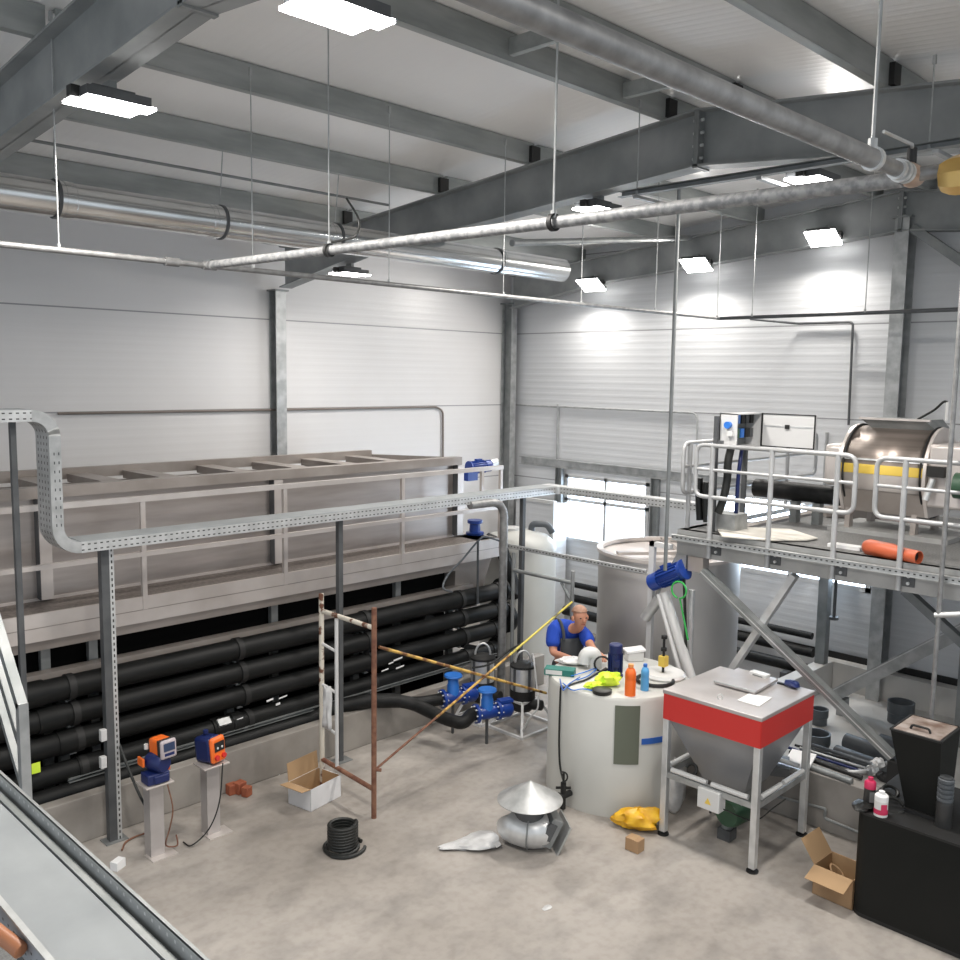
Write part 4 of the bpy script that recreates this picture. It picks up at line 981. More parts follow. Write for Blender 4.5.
# -------------------------------------------------- white round tank with things on it
TC = Vector((7.13, 5.14, 0)); TR = .68; TZT = 1.13
t = thing('round_tank', 'big round white plastic tank used as a worktop in the middle', 'tank', TC)
MB().lathe([(0, 0), (TR, 0), (TR, TZT-.03), (TR-.02, TZT-.004), (TR-.04, TZT), (0, TZT)], TC, (0, 0, 1), 72).build('body', 'white_tank', t)
def on_tank(px0, px1, z0, z1, rad):
    """curved patch that follows the tank wall between two sight lines"""
    def ang(px):
        d = P(px, 760, z=.6)-EYE; d.z = 0; o = EYE-TC; o.z = 0
        A = d.dot(d); B = 2*o.dot(d); Cc = o.dot(o)-rad*rad; s = (-B-math.sqrt(max(0, B*B-4*A*Cc)))/(2*A)
        q = o+d*s; return math.atan2(q.y, q.x)
    a0, a1 = ang(px0), ang(px1); m = MB(); vs = []
    for i in range(11):
        a = a0+(a1-a0)*i/10
        for r in (rad-.006, rad):
            for z in (z0, z1): vs.append(TC+Vector((r*math.cos(a), r*math.sin(a), z)))
    fs = []
    for i in range(10):
        k = i*4; fs += [(k+2, k+6, k+7, k+3), (k, k+1, k+5, k+4), (k+1, k+3, k+7, k+5), (k, k+4, k+6, k+2)]
    fs += [(0, 2, 3, 1), (40, 41, 43, 42)]
    return m.add(vs, fs, True)
on_tank(613.5, 638.5, .515, 1.065, TR+.006).build('level_window', 'green_plate', t)
on_tank(641, 662, .70, .755, TR+.005).build('blue_tape', 'tape_blue', t)
def PT(px, py, dz=0.): return P(px, py, z=TZT+dz)
# green carton
q = PT(560, 678, .02)
t = thing('carton', 'flat green and white carton at the left edge of the round tank top', 'box', PT(560, 678))
ux = (PT(576, 679)-PT(545, 676)).normalized()
MB().obox(PT(560, 674)+Vector((0, 0, .03)), .29, .13, .06, ux, Vector((-ux.y, ux.x, 0))).build('carton', 'teal', t)
MB().obox(PT(560, 674)+Vector((0, 0, .031))-Vector((-ux.y, ux.x, 0))*.066-ux*.05, .16, .004, .042, ux, Vector((-ux.y, ux.x, 0))).build('white_label', 'white', t)
# white elbow pipe
c = PT(590, 668)
t = thing('pipe_elbow', 'white plastic pipe elbow standing on the tank in front of the man', 'pipe', c)
sr = Vector((.72, -.69, 0))
MB().tube(rounded([c+sr*.05+Vector((0, 0, .0)), c+sr*.05+Vector((0, 0, .15)), c-sr*.05+Vector((0, 0, .15)), c-sr*.06+Vector((0, 0, .05))], .07, 7), .066, 20).build('elbow', 'white', t)
blob('wrapping', PT(573, 664), .16, .09, .07, 'cloth', 'pale crumpled wrapping beside the white elbow pipe', 'wrapping', .5, 5, -.7)
# blue upright motor
motor('upright_motor', 'dark blue motor standing upright on the round tank', PT(615, 674, .02), (0, 0, 1), .30, .062, 'navy')
# hi-vis vest
blob('hi_vis_cap', PT(609, 686), .115, .07, .13, 'hivis', 'fluorescent yellow-green crumpled vest on the tank top', 'vest', .7, 11, -.6)
blob('hi_vis_cap', PT(594, 688), .09, .05, .06, 'hivis', 'smaller fluorescent yellow-green scrap left of the vest', 'vest', .7, 12, -.3)
q = PT(602, 693)
tag(MB().lathe([(0, 0), (.085, 0), (.09, .01), (.09, .035), (.075, .042), (0, .042)], q, (0, 0, 1), 28).build('black_disc', 'rubber'), 'black round disc lying in front of the fluorescent vest', 'disc')
def bottle(px, py, h, r, m_, mc, label, d=1.):
    q = PT(px, py); t = thing('bottle', label, 'bottle', q)
    MB().lathe([(0, 0), (r, 0), (r, h*.48), (r*.96, h*.5), (r, h*.53), (r, h*.72), (r*.75, h*.84), (r*.42, h*.88), (r*.42, h*.93), (0, h*.93)], q, (0, 0, 1), 20).build('body', m_, t)
    MB().lathe([(0, h*.9), (r*.52, h*.9), (r*.5, h), (0, h)], q, (0, 0, 1), 16).build('cap', mc, t)
bottle(630, 695, .29, .050, 'orange', mat('pale_orange_cap', (.85, .33, .10), .4), 'orange bottle at the front edge of the round tank top')
bottle(644.5, 690, .25, .038, mat('pale_blue_plastic', (.10, .38, .72), .3), 'blue_light', 'blue bottle right of the orange bottle')
# hoses, lid and tools
q = PT(655, 680, .02)
tag(MB().torus(q, .17, .018, (0, 0, 1), 30, 8).build('hose_ring', 'rubber'), 'black hose ring lying on the tank behind the blue bottle', 'hose')
q = PT(668, 668, .03)
tag(MB().lathe([(0, 0), (.20, 0), (.21, .02), (.19, .045), (0, .06)], PT(664, 676, .0), (0, 0, 1), 36).build('white_disc', 'white'), 'round white cover plate lying at the right back of the tank top', 'cover')
t = thing('level_probe', 'black upright probe with a yellow block at the right of the tank top', 'probe', PT(663, 672, .05))
c = PT(663, 672, .06); MB().cyl(c, c+Vector((0, 0, .34)), .013, 10).build('rod', 'black', t)
MB().obox(c+Vector((0, 0, .11)), .07, .07, .10).build('yellow_block', 'yellow_paint', t)
for z in (.21, .33): MB().lathe([(0, 0), (.028, 0), (.028, .03), (0, .03)], c+Vector((0, 0, z)), (0, 0, 1), 14).build('collar', 'black', t)
q = PT(634, 660); t = thing('white_kit', 'white box-shaped part behind the blue upright motor', 'box', q)
MB().obox(q+Vector((0, 0, .05)), .17, .13, .10, (.8, -.6, 0), (.6, .8, 0)).build('body', 'white', t, bevel=.01)
MB().obox(q+Vector((0, 0, .11)), .20, .15, .02, (.8, -.6, .1), (.6, .8, 0)).build('sheet', 'paper', t)
for i, (pts, m_, lab) in enumerate((
    ([(606, 668), (596, 674), (585, 680), (572, 684), (563, 688), (558, 697)], 'rubber', 'black cable running over the tank top to its left rim'),
    ([(563, 683), (572, 690), (583, 689), (600, 692)], 'blue_light', 'blue cable lying across the front of the tank top'),
    ([(571, 676), (585, 672), (597, 668), (588, 676), (577, 680)], 'blue_light', 'light blue cable loop in the middle of the tank top'),
    ([(560, 679), (563, 690), (569, 684), (580, 677)], 'tape_blue', 'blue wire loop beside the green carton'))):
    pp = [PT(x, y, .012+.004*i) for x, y in pts]
    if i == 0:
        pp = pp[:-1]
        ed = pp[-1]-TC; ed.z = 0; ed = ed.normalized()
        pp += [TC+ed*(TR+.012)+Vector((0, 0, TZT-.03))]
        th = math.atan2(ed.y, ed.x)
        def wall(px, z, off=.012):
            d = P(px, 760, z=.6)-EYE; d.z = 0; o = EYE-TC; o.z = 0; rad = TR+off
            A = d.dot(d); B = 2*o.dot(d); s = (-B-math.sqrt(max(0, B*B-4*A*(o.dot(o)-rad*rad))))/(2*A); r_ = o+d*s
            return TC+Vector((r_.x, r_.y, z))
        pp = [p for p in pp[:-1]]+[wall(559, 1.12), wall(558.5, .95), wall(558.5, .6), wall(560, .36), wall(564, .24, .03), wall(567, .20, .05)]
    tag(MB().tube(smooth_path(pp, 6), .009 if i == 0 else .006, 8).build('cable', m_), lab, 'cable')
tag(MB().tube(arc(PT(602, 664, .07), .075, .6, 5.6, (.7, -.7, 0), (0, 0, 1), 14), .010, 8).build('cable_loop', 'rubber'), 'black cable loop standing left of the blue upright motor', 'cable')
# tap at the foot of the tank
c = P(565, 787, z=.22); dd = (c-TC); dd.z = 0
t = thing('drain_tap', 'black drain tap with hose low on the left of the round tank', 'tap', (c.x, c.y, .0))
ed = dd.normalized(); b = TC+ed*(TR-.01)
MB().cyl(b+Vector((0, 0, .14)), b+ed*.15+Vector((0, 0, .14)), .03, 14).build('stub', 'black', t)
MB().cyl(b+ed*.11+Vector((0, 0, .02)), b+ed*.11+Vector((0, 0, .27)), .026, 14).build('body', 'black', t)
MB().cyl(b+ed*.11+Vector((0, 0, .27)), b+ed*.11+Vector((0, 0, .36)), .012, 10).build('nozzle', 'rubber', t)
MB().bar(b+ed*.11+Vector((-.05, .05, .22)), b+ed*.11+Vector((.05, -.05, .22)), .015, .02).build('lever', 'black', t)
MB().lathe([(0, 0), (.05, 0), (.05, .03), (0, .03)], b+ed*.16+Vector((0, 0, .14)), ed, 16).build('cap', 'black', t)
MB().tube(arc(b+ed*.13+Vector((0, 0, .33)), .05, -1.6, 1.8, (.7, -.7, 0), (0, 0, 1), 10), .008, 8).build('hose_loop', 'rubber', t)

# -------------------------------------------------- the man
def skin(name, J, E, m_, parent, rootk, sub=2):
    ks = list(J); me = bpy.data.meshes.new(name); og = ORG[parent.name]
    me.from_pydata([Vector(J[k][0])-og for k in ks], [(ks.index(a), ks.index(b)) for a, b in E], [])
    o = bpy.data.objects.new(name, me); COL.objects.link(o); o.parent = parent; ORG[o.name] = og
    md = o.modifiers.new('skin', 'SKIN'); md.use_smooth_shade = True
    for i, k in enumerate(ks):
        r = J[k][1]; r = r if isinstance(r, tuple) else (r, r)
        me.skin_vertices[0].data[i].radius = r
        me.skin_vertices[0].data[i].use_root = (k == rootk)
    u = o.modifiers.new('sub', 'SUBSURF'); u.levels = sub; u.render_levels = sub
    me.materials.append(M[m_]); return o
pel = Vector((7.52, 6.10, .90))
f_ = Vector((-.42, -.91, 0)).normalized(); s_ = Vector((-f_.y, f_.x, 0))   # s_: towards his left (image right)
if s_.dot(RGT) < 0: s_ = -s_
ch = pel+f_*.10-s_*.06+Vector((0, 0, .34)); nk = P(577, 629, x=7.40); hd = P(580, 617.5, x=7.36)
man = thing('person', 'man in a blue t-shirt and grey bib overalls bending over the round tank', 'person', (pel.x, pel.y, 0))
shL = ch-s_*.165+Vector((0, 0, .10)); shR = ch+s_*.165+Vector((0, 0, .10))
elL = P(553, 653, x=7.20); elR = P(592.5, 649, x=7.36)
haL = P(573, 659, x=7.10); haR = P(601, 656, x=7.22)
J = {'pel': (pel, (.15, .12)), 'waist': (pel+f_*.04+Vector((0, 0, .16)), (.14, .11)), 'ch': (ch, (.155, .12)), 'top': (ch+f_*.03+Vector((0, 0, .13)), (.10, .085)),
     'nk': (nk, .055), 'shL': (shL, .062), 'elL': (elL, .045), 'wrL': (elL+(haL-elL)*.82, .030), 'haL': (haL, .036),
     'shR': (shR, .062), 'elR': (elR, .045), 'wrR': (elR+(haR-elR)*.82, .030), 'haR': (haR, .036)}
for sg, k in ((-1, 'L'), (1, 'R')):
    J['hip'+k] = (pel+s_*sg*.09+Vector((0, 0, -.06)), .085); J['kn'+k] = (pel+s_*sg*.09+f_*.03+Vector((0, 0, -.45)), .062)
    J['an'+k] = (pel+s_*sg*.09+Vector((0, 0, -.83)), .042); J['to'+k] = (pel+s_*sg*.10+f_*.15+Vector((0, 0, -.86)), .038)
Eg = [('pel', 'waist'), ('waist', 'ch'), ('ch', 'top'), ('top', 'nk')]
for k in 'LR': Eg += [('ch', 'sh'+k), ('sh'+k, 'el'+k), ('el'+k, 'wr'+k), ('wr'+k, 'ha'+k), ('pel', 'hip'+k), ('hip'+k, 'kn'+k), ('kn'+k, 'an'+k), ('an'+k, 'to'+k)]
# head joins the body skin
hd0 = hd+Vector((0, 0, -.045))+f_*.015
J['jaw'] = (hd0+f_*.01, (.062, .070)); J['head'] = (hd+Vector((0, 0, .035)), (.086, .098)); J['crown'] = (hd+Vector((0, 0, .085))-f_*.01, (.060, .07))
Eg += [('nk', 'jaw'), ('jaw', 'head'), ('head', 'crown')]
# fingers
for k, ha, el in (('L', haL, elL), ('R', haR, elR)):
    d = (ha-el).normalized(); ac = d.cross(Vector((0, 0, 1))).normalized()
    for i, (o_, ln) in enumerate(((-.026, .062), (-.009, .074), (.009, .070), (.026, .056))):
        a = ha+d*.03+ac*o_; b = a+d*ln*.55+Vector((0, 0, -.010)); c = b+d*ln*.35+Vector((0, 0, -.03))
        J['f%s%da' % (k, i)] = (a, .0095); J['f%s%db' % (k, i)] = (b, .0088); J['f%s%dc' % (k, i)] = (c, .0075)
        Eg += [('ha'+k, 'f%s%da' % (k, i)), ('f%s%da' % (k, i), 'f%s%db' % (k, i)), ('f%s%db' % (k, i), 'f%s%dc' % (k, i))]
    sgn = 1 if k == 'L' else -1
    a = ha-d*.01+ac*.035*(-sgn)*-1*.9; b = a+d*.035+ac*.018*sgn
    J['th'+k] = (a, .011); J['tt'+k] = (b, .009); Eg += [('ha'+k, 'th'+k), ('th'+k, 'tt'+k)]
skin('body', J, Eg, 'skin', man, 'pel')
G = 1.16
JS = {k: (J[k][0], tuple(v_*1.12 for v_ in J[k][1]) if isinstance(J[k][1], tuple) else J[k][1]*1.2) for k in ('waist', 'ch', 'top')}
JS['waist'] = (J['pel'][0]+Vector((0, 0, .06)), (.165, .135))
JS['nb'] = (J['top'][0]+(nk-J['top'][0])*.82, .076)
JS['ch'] = (ch, (.165, .145)); JS['top'] = (J['top'][0], (.135, .115))
Es = [('waist', 'ch'), ('ch', 'top'), ('top', 'nb')]
for k in 'LR':
    sh, el = J['sh'+k][0], J['el'+k][0]
    JS['sh'+k] = (sh, .094); JS['cuff'+k] = (sh+(el-sh)*.80, .080); Es += [('ch', 'sh'+k), ('sh'+k, 'cuff'+k)]
skin('t_shirt', JS, Es, 'shirt', man, 'ch')
JO = {'pel': (pel, (.172, .142)), 'waist': (pel+f_*.03+Vector((0, 0, .13)), (.172, .142))}
Eo = [('pel', 'waist')]
for k in 'LR':
    JO['hip'+k] = (J['hip'+k][0], .105); JO['kn'+k] = (J['kn'+k][0], .085); JO['hem'+k] = (J['an'+k][0]+Vector((0, 0, .05)), .07)
    Eo += [('pel', 'hip'+k), ('hip'+k, 'kn'+k), ('kn'+k, 'hem'+k)]
ov = skin('overalls', JO, Eo, 'overall', man, 'pel')
bib = MB(); bc = ch+f_*.162+Vector((0, 0, -.09))
vs = []
for i in range(7):
    for j in range(7):
        u, w_ = i/6-.5, j/6-.5; p = bc+s_*u*.26+Vector((0, 0, w_*.26))-f_*(.16*u*u)+f_*(-.03*w_)
        vs.append(p)
bib.add(vs, [(i*7+j, i*7+j+1, (i+1)*7+j+1, (i+1)*7+j) for i in range(6) for j in range(6)], True)
bo = bib.build('bib', 'overall', man); sd = bo.modifiers.new('thick', 'SOLIDIFY'); sd.thickness = .012
for sg in (-1, 1):
    p0 = bc+s_*sg*.10+Vector((0, 0, .12))-f_*.03; p1 = ch+s_*sg*.105+Vector((0, 0, .205))+f_*.04; p2 = ch+s_*sg*.09+Vector((0, 0, .19))-f_*.10
    MB().tube(smooth_path([p0, p0+(p1-p0)*.5+f_*.03, p1, p2], 4), .016, 8).build('strap', 'overall', man)
# hair, face
hr = MB(); hc = hd+Vector((0, 0, .04))-f_*.012
vs = []; n, mm = 20, 8
for i in range(mm+1):
    tt = 1.25*i/mm
    for k in range(n):
        a = 2*PI*k/n; back = max(0, -math.cos(a)); t2 = tt*(1+.35*back)
        d = f_*math.cos(a)*math.sin(t2)*1.08+s_*math.sin(a)*math.sin(t2)*.92+Vector((0, 0, math.cos(t2)))*1.02
        vs.append(hc+d*.090)
hr.add(vs, [(i*n+k, i*n+(k+1) % n, (i+1)*n+(k+1) % n, (i+1)*n+k) for i in range(mm) for k in range(n)], True)
ho = hr.build('hair', 'hair', man); sd = ho.modifiers.new('thick', 'SOLIDIFY'); sd.thickness = .008
fc = hd+f_*.085
MB().ell(fc+f_*.016+Vector((0, 0, -.012)), .016, .016, .024, 10, 8).build('nose', 'skin', man)
for sg in (-1, 1):
    MB().ell(fc+s_*sg*.032+Vector((0, 0, .012))-f_*.006, .011, .011, .007, 10, 6).build('eye', 'black', man)
    MB().ell(hd+s_*sg*.082+Vector((0, 0, -.005)), .014, .018, .030, 10, 8).build('ear', 'skin', man)
MB().obox(fc+Vector((0, 0, -.055))-f_*.004, .045, .012, .008, s_, f_).build('mouth', mat('lip', (.30, .10, .08), .6), man, bevel=.003)
for k in 'LR':
    an = J['an'+k][0]; MB().obox((an.x+f_.x*.05, an.y+f_.y*.05, .045), .27, .10, .09, f_, s_).build('shoe', 'black', man, bevel=.025)

# -------------------------------------------------- motor stand with screw feeder
q = P(651, 600, x=8.0)
t = thing('motor_stand', 'white square post with a short top arm beside the steel tank', 'stand', (8.0, q.y, 0))
zt2 = P(651, 541, x=8.0).z
MB().box((7.975, q.y-.03, 0), (8.025, q.y+.03, zt2)).build('post', 'white_metal', t)
r2 = P(672, 537, x=8.0)
MB().box((7.975, r2.y, zt2-.05), (8.025, q.y+.03, zt2)).build('arm', 'white_metal', t)
MB().bar((8.0, q.y-.03, zt2-.62), (8.02, q.y-.30, zt2-.10), .03, .03).build('strut', 'galv', t)
c0 = P(651, 583, x=7.92); c1_ = P(683, 570, x=7.92)
motor('feeder_motor', 'bright blue motor tilted on top of the white screw feeder', c1_, (c0-c1_), (c0-c1_).length, .085, 'blue')
a, b = P(664, 592, x=7.92), P(692, 680, x=7.92)
t = thing('screw_feeder', 'pair of slanting white tubes hanging from the blue motor', 'screw feeder', b)
MB().tube([a, b], .05, 18).build('tube', 'white_metal', t)
a2, b2 = P(658, 594, x=7.88), P(680, 672, x=7.88)
MB().tube([a2, b2], .022, 12).build('side_tube', 'white_metal', t)
MB().tube([P(660, 598, x=7.92), P(645, 618, x=7.92)], .055, 14).build('spout', 'galv', t)
for k in (.3, .62): MB().bar(a2+(b2-a2)*k, a+(b-a)*k, .02, .02).build('clip', 'galv', t)
tag(MB().tube(rounded([P(684, 574, x=7.9), P(685, 610, x=7.9), P(686, 655, x=7.95)], .05), .016, 8).build('motor_cable', 'rubber'), 'black cable hanging down from the blue feeder motor', 'cable')
g = P(679, 590, x=7.84); g2 = P(688, 640, x=7.84)
tag(MB().tube([g+Vector((.0, math.cos(k)*.085, math.sin(k)*.085)) for k in [i*.35 for i in range(-4, 14)]]+[g2], .010, 8).build('green_hose', 'green'), 'thin green hose looped below the blue feeder motor', 'hose')
q = P(692, 640, x=8.05)
tag(MB().tube([P(692, 590, x=8.05), P(689, 668, x=8.05), (8.05, P(688, 690, x=8.05).y, 0)], .03, 12).build('drain_pipe', 'galv_light'), 'pale upright pipe beside the steel tank behind the motor', 'pipe')
# tall conduit pole hanging from the cable channel to the motor
a = P(680.3, 217, x=6.30); b = P(666.5, 570, x=6.30)
tag(MB().tube([(6.27, a.y, cz), (6.28, b.y, b.z)], .016, 10).build('conduit_pole', 'galv_dark'), 'tall thin pole hanging from the roof channel down to the blue motor', 'pole')
q = P(947, 500, x=7.83)
tag(MB().tube([(7.83, q.y, .50), (7.83, q.y, 5.7)], .019, 10).build('conduit_pole', 'zincpipe'), 'tall thin pole at the right edge in front of the platform', 'pole')
q2 = P(945, 617, x=7.83)
tag(MB().tube([(7.83, q.y+.03, q2.z), (7.86, q.y-.5, q2.z+.12)], .024, 10).build('pole_clamp', 'galv_light'), 'short pale pipe stub clamped to the right pole', 'clamp')
# ================================================================== RED-BANDED HOPPER
X0, X1, Y0, Y1, ZB, ZT = 6.63, 7.56, 3.38, 4.29, 1.06, 1.285
t = thing('powder_hopper', 'steel powder hopper with a red band standing on four legs', 'hopper', ((X0+X1)/2, (Y0+Y1)/2, 0))
b_ = MB()
for a, b in (((X0, Y0), (X1, Y0)), ((X1, Y0), (X1, Y1)), ((X1, Y1), (X0, Y1)), ((X0, Y1), (X0, Y0))):
    b_.bar((a[0], a[1], (ZB+ZT)/2), (b[0], b[1], (ZB+ZT)/2), .012, ZT-ZB)
b_.build('red_band', 'red', t)
MB().box((X0-.012, Y0-.012, ZT), (X1+.012, Y1+.012, ZT+.035)).build('lid', 'lid_grey', t, bevel=.006)
cx_, cy_ = (X0+X1)/2, (Y0+Y1)/2
i_, o_ = .03, .20
v_ = [(X0+i_, Y0+i_, ZB), (X1-i_, Y0+i_, ZB), (X1-i_, Y1-i_, ZB), (X0+i_, Y1-i_, ZB), (cx_-o_, cy_-o_, .52), (cx_+o_, cy_-o_, .52), (cx_+o_, cy_+o_, .52), (cx_-o_, cy_+o_, .52)]
MB().add(v_, [(0, 1, 5, 4), (1, 2, 6, 5), (2, 3, 7, 6), (3, 0, 4, 7), (4, 5, 6, 7), (3, 2, 1, 0)]).build('funnel', 'silver_paint', t)
for x, y in ((X0+.025, Y0+.025), (X1-.025, Y0+.025), (X1-.025, Y1-.025), (X0+.025, Y1-.025)):
    l = MB().box((x-.028, y-.028, .03), (x+.028, y+.028, ZB)).build('leg', 'galv_light', t, bevel=.004)
    f = MB().cyl((x, y, 0), (x, y, .012), .05, 16); f.cyl((x, y, .01), (x, y, .06), .012, 8); f.build('foot', 'black', l)
zr_ = .56
for a, b in (((X0+.02, Y0), (X0+.02, Y1)), ((X0, Y0+.02), (X1, Y0+.02)), ((X1-.02, Y0), (X1-.02, Y1)), ((X0, Y1-.02), (X1, Y1-.02))):
    MB().bar((a[0], a[1], zr_), (b[0], b[1], zr_), .03, .05).build('cross_rail', 'galv', t)
    d = Vector((b[0]-a[0], b[1]-a[1], 0)); p = Vector((a[0], a[1], zr_+.055))
    for k0, k1 in ((.10, .47), (.52, .90)):
        MB().tube([p+d*k0, p+d*k1], .022, 10).build('white_bar', 'white', t)
# hatch on the lid
hz = ZT+.035
ha = [P(714, 681, z=hz+.03), P(755, 692, z=hz+.03), P(778, 679, z=hz+.03), P(738, 668, z=hz+.03)]
MB().prism([Vector((p.x, p.y, hz+.012)) for p in ha], (0, 0, .02)).build('hatch', 'lid_grey', t)
ux = (ha[1]-ha[0]).normalized()
MB().tube([ha[0]+Vector((0, 0, .0)), ha[1]+Vector((0, 0, .0))], .008, 8).build('hinge', 'galv', t)
q = P(783, 684, z=hz+.01); MB().obox(q, .10, .025, .015, ux, Vector((-ux.y, ux.x, 0))).build('latch', 'black', t)
c = P(720, 699, z=hz); MB().torus(c+Vector((0, 0, .02)), .022, .005, (1, 1, 0), 14, 6).build('lifting_ring', 'galv_light', t)
c = P(757, 653+10, z=hz)
pa = [P(737, 700.5, z=hz), P(759, 707, z=hz), P(772, 698, z=hz), P(749, 694, z=hz)]
tag(MB().prism([Vector((p.x, p.y, hz+.002)) for p in pa], (0, 0, .003)).build('paper_sheet', 'paper'), 'white paper sheet lying on the hopper lid near its front corner', 'paper')
q = P(760, 669, z=hz)
k = thing('white_socket', 'small white slotted box on the back edge of the hopper lid', 'box', Vector((7.50, 3.86, hz)))
MB().obox((7.50, 3.86, hz+.03), .08, .17, .06, (1, -.1, 0), (.1, 1, 0)).build('body', 'white', k, bevel=.006)
MB().obox((7.458, 3.86, hz+.03), .006, .10, .025, (1, -.1, 0), (.1, 1, 0)).build('slot', 'galv_dark', k)
blob('blue_rag', Vector((7.52, 3.56, hz)), .09, .06, .05, 'navy', 'dark blue folded rag on the right back edge of the hopper lid', 'rag', .4, 21, .8)
# drive below
q = P(708, 806, x=X0)
cb = MB().box((X0-.03, P(719, 800, x=X0-.03).y, .40), (X0+.08, P(697, 800, x=X0-.03).y, .575)).build('control_box', 'white', t, bevel=.006)
yc = (P(719, 800, x=X0-.03).y+P(697, 800, x=X0-.03).y)/2
MB().prism([(X0-.034, yc+.03, .455), (X0-.034, yc-.03, .455), (X0-.034, yc, .51)], (.003, 0, 0)).build('warning_triangle', 'yellow_paint', cb)
MB().cyl((X0+.02, yc+.0, .36), (X0+.02, yc, .40), .012, 8).build('cable_gland', 'black', cb)
MB().lathe([(0, 0), (.11, 0), (.125, .04), (.125, .22), (.10, .26), (0, .26)], (cx_-.22, cy_-.05, .28), (1, -.1, 0), 22).build('drive_motor', 'green_dull', t)
MB().box((cx_-.15, cy_-.15, .30), (cx_+.15, cy_+.15, .53)).build('dosing_trough', 'galv_dark', t)
MB().cyl((cx_-.1, cy_, .10), (cx_-.1, cy_, .31), .05, 14).build('outlet', 'galv_dark', t)
MB().box((cx_-.16, cy_-.06, 0), (cx_-.04, cy_+.06, .10)).build('outlet_foot', 'dark_steel', t)
MB().tube(smooth_path([(X0+.05, yc-.1, .42), (X0+.2, yc-.3, .34), (X0+.3, yc-.42, .46), (X0+.35, yc-.5, .55)], 6), .006, 6).build('cable', 'rubber', t)
MB().tube(arc((X0+.06, Y1-.26, .66), .05, 0, 5.2, (0, 1, 0), (.5, 0, .8), 12), .014, 8).build('handle', 'black', t)
# panel leaning behind the hopper (white sacks)
blob('plastic_sheet', Vector((7.05, 4.42, 0)), .09, .10, .52, 'clear_bag', 'pale plastic sheet hanging between hopper and round tank', 'sheet', .25, 31, 0)

# ================================================================== BASIN
BX0, BX1, BY1 = 7.75, XW-.02, 4.74
bz, fz = .50, .16
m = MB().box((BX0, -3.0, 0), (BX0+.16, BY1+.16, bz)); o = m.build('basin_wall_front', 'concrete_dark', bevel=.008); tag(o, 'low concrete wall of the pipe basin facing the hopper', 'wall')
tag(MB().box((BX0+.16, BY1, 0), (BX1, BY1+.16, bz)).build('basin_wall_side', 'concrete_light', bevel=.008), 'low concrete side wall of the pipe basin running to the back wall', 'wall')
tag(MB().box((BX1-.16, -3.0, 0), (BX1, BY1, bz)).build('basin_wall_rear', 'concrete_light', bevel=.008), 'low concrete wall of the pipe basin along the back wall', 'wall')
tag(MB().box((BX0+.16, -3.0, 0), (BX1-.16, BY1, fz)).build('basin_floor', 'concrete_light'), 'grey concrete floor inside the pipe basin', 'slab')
tag(MB().box((XW-.03, -3, .5), (XW-.005, 7.0, .58)).build('wall_skirting', 'black'), 'black strip at the foot of the back wall', 'skirting')
def sock(px, py, r, h, label, x=None, z=fz):
    q = P(px, py, z=z); t = thing('pipe_socket', label, 'pipe socket', q, 'grey plastic sockets in the basin')
    MB().lathe([(r-.012, .005), (r, .0), (r, h*.45), (r+.01, h*.5), (r+.01, h), (r-.006, h), (r-.012, h*.45)], q, (0, 0, 1), 32).build('ring', 'grey_pvc', t)
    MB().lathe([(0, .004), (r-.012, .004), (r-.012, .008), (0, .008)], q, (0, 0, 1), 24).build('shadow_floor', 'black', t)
sock(900, 722, .135, .24, 'upright dark grey pipe socket by the rear basin wall')
sock(816, 753, .125, .22, 'upright dark grey pipe socket right of the hopper')
sock(819, 724, .085, .18, 'smaller dark grey socket behind the hopper corner')
for i, ((a, b), r, w) in enumerate(((((836, 753), (905, 778)), .085, 'front'), (((846, 741), (925, 768)), .085, 'middle'), (((880, 741), (915, 752)), .08, 'rear'))):
    A0 = P(*a, z=fz+r); B0 = P(*b, z=fz+r)
    tag(MB().pipe(A0, B0, r, .012, 24).build('grey_pipe', 'grey_pvc'), 'thick dark grey pipe lying in the basin, %s one' % w, 'pipe', 'grey pipes lying in the basin')
rods = [((787, 747), (858, 770), .014, 'navy', .52), ((790, 752), (862, 778), .022, 'black', .52), ((800, 748), (868, 769), .014, 'galv', .55), ((783, 757), (852, 782), .03, 'galv_dark', .51),
        ((812, 745), (872, 764), .018, 'grey_pvc', .54), ((795, 745), (850, 760), .012, 'black', .56)]
wn = ['thin dark blue', 'black', 'thin pale', 'thick grey', 'slate grey', 'thin black']
for (a, b, r, m_, z), w in zip(rods, wn):
    A0 = P(*a, z=z+.01); B0 = P(*b, z=z+.01)
    tag(MB().tube([A0, B0], r, 10).build('loose_rod', m_), '%s rod lying on the basin wall behind the hopper' % w, 'rod', 'loose rods on the basin wall')
q = P(855, 771, z=.53); tag(MB().torus(q, .085, .018, (.2, .3, 1), 24, 8).build('hose_ring', 'clear_bag'), 'clear plastic hose ring lying on the basin wall', 'hose')
q = P(797, 768, z=.50); tag(MB().obox(q+Vector((.05, 0, .06)), .30, .22, .02, (1, .2, .15), (-.2, 1, 0)).build('foil_sheet', 'paper'), 'white foil sheet on the basin wall right of the hopper', 'sheet')
q = P(785, 772, z=.50); tag(MB().obox(q+Vector((0, 0.05, .04)), .30, .16, .08, (1, .5, 0), (-.5, 1, 0)).build('dark_tray', 'dark_steel'), 'dark metal piece on the basin wall behind the hopper funnel', 'metal piece')
for i, (px, py) in enumerate(((872, 775), (884, 782), (893, 770), (878, 768))):
    blob('fitting', P(px, py, z=.50), .07, .05, .09, ('galv_light', 'black', 'dark_steel', 'clear_bag')[i], ('pale crumpled', 'black', 'dark grey', 'milky plastic')[i]+' fitting on the basin wall by the brace foot', 'fitting', .6, 40+i, i)
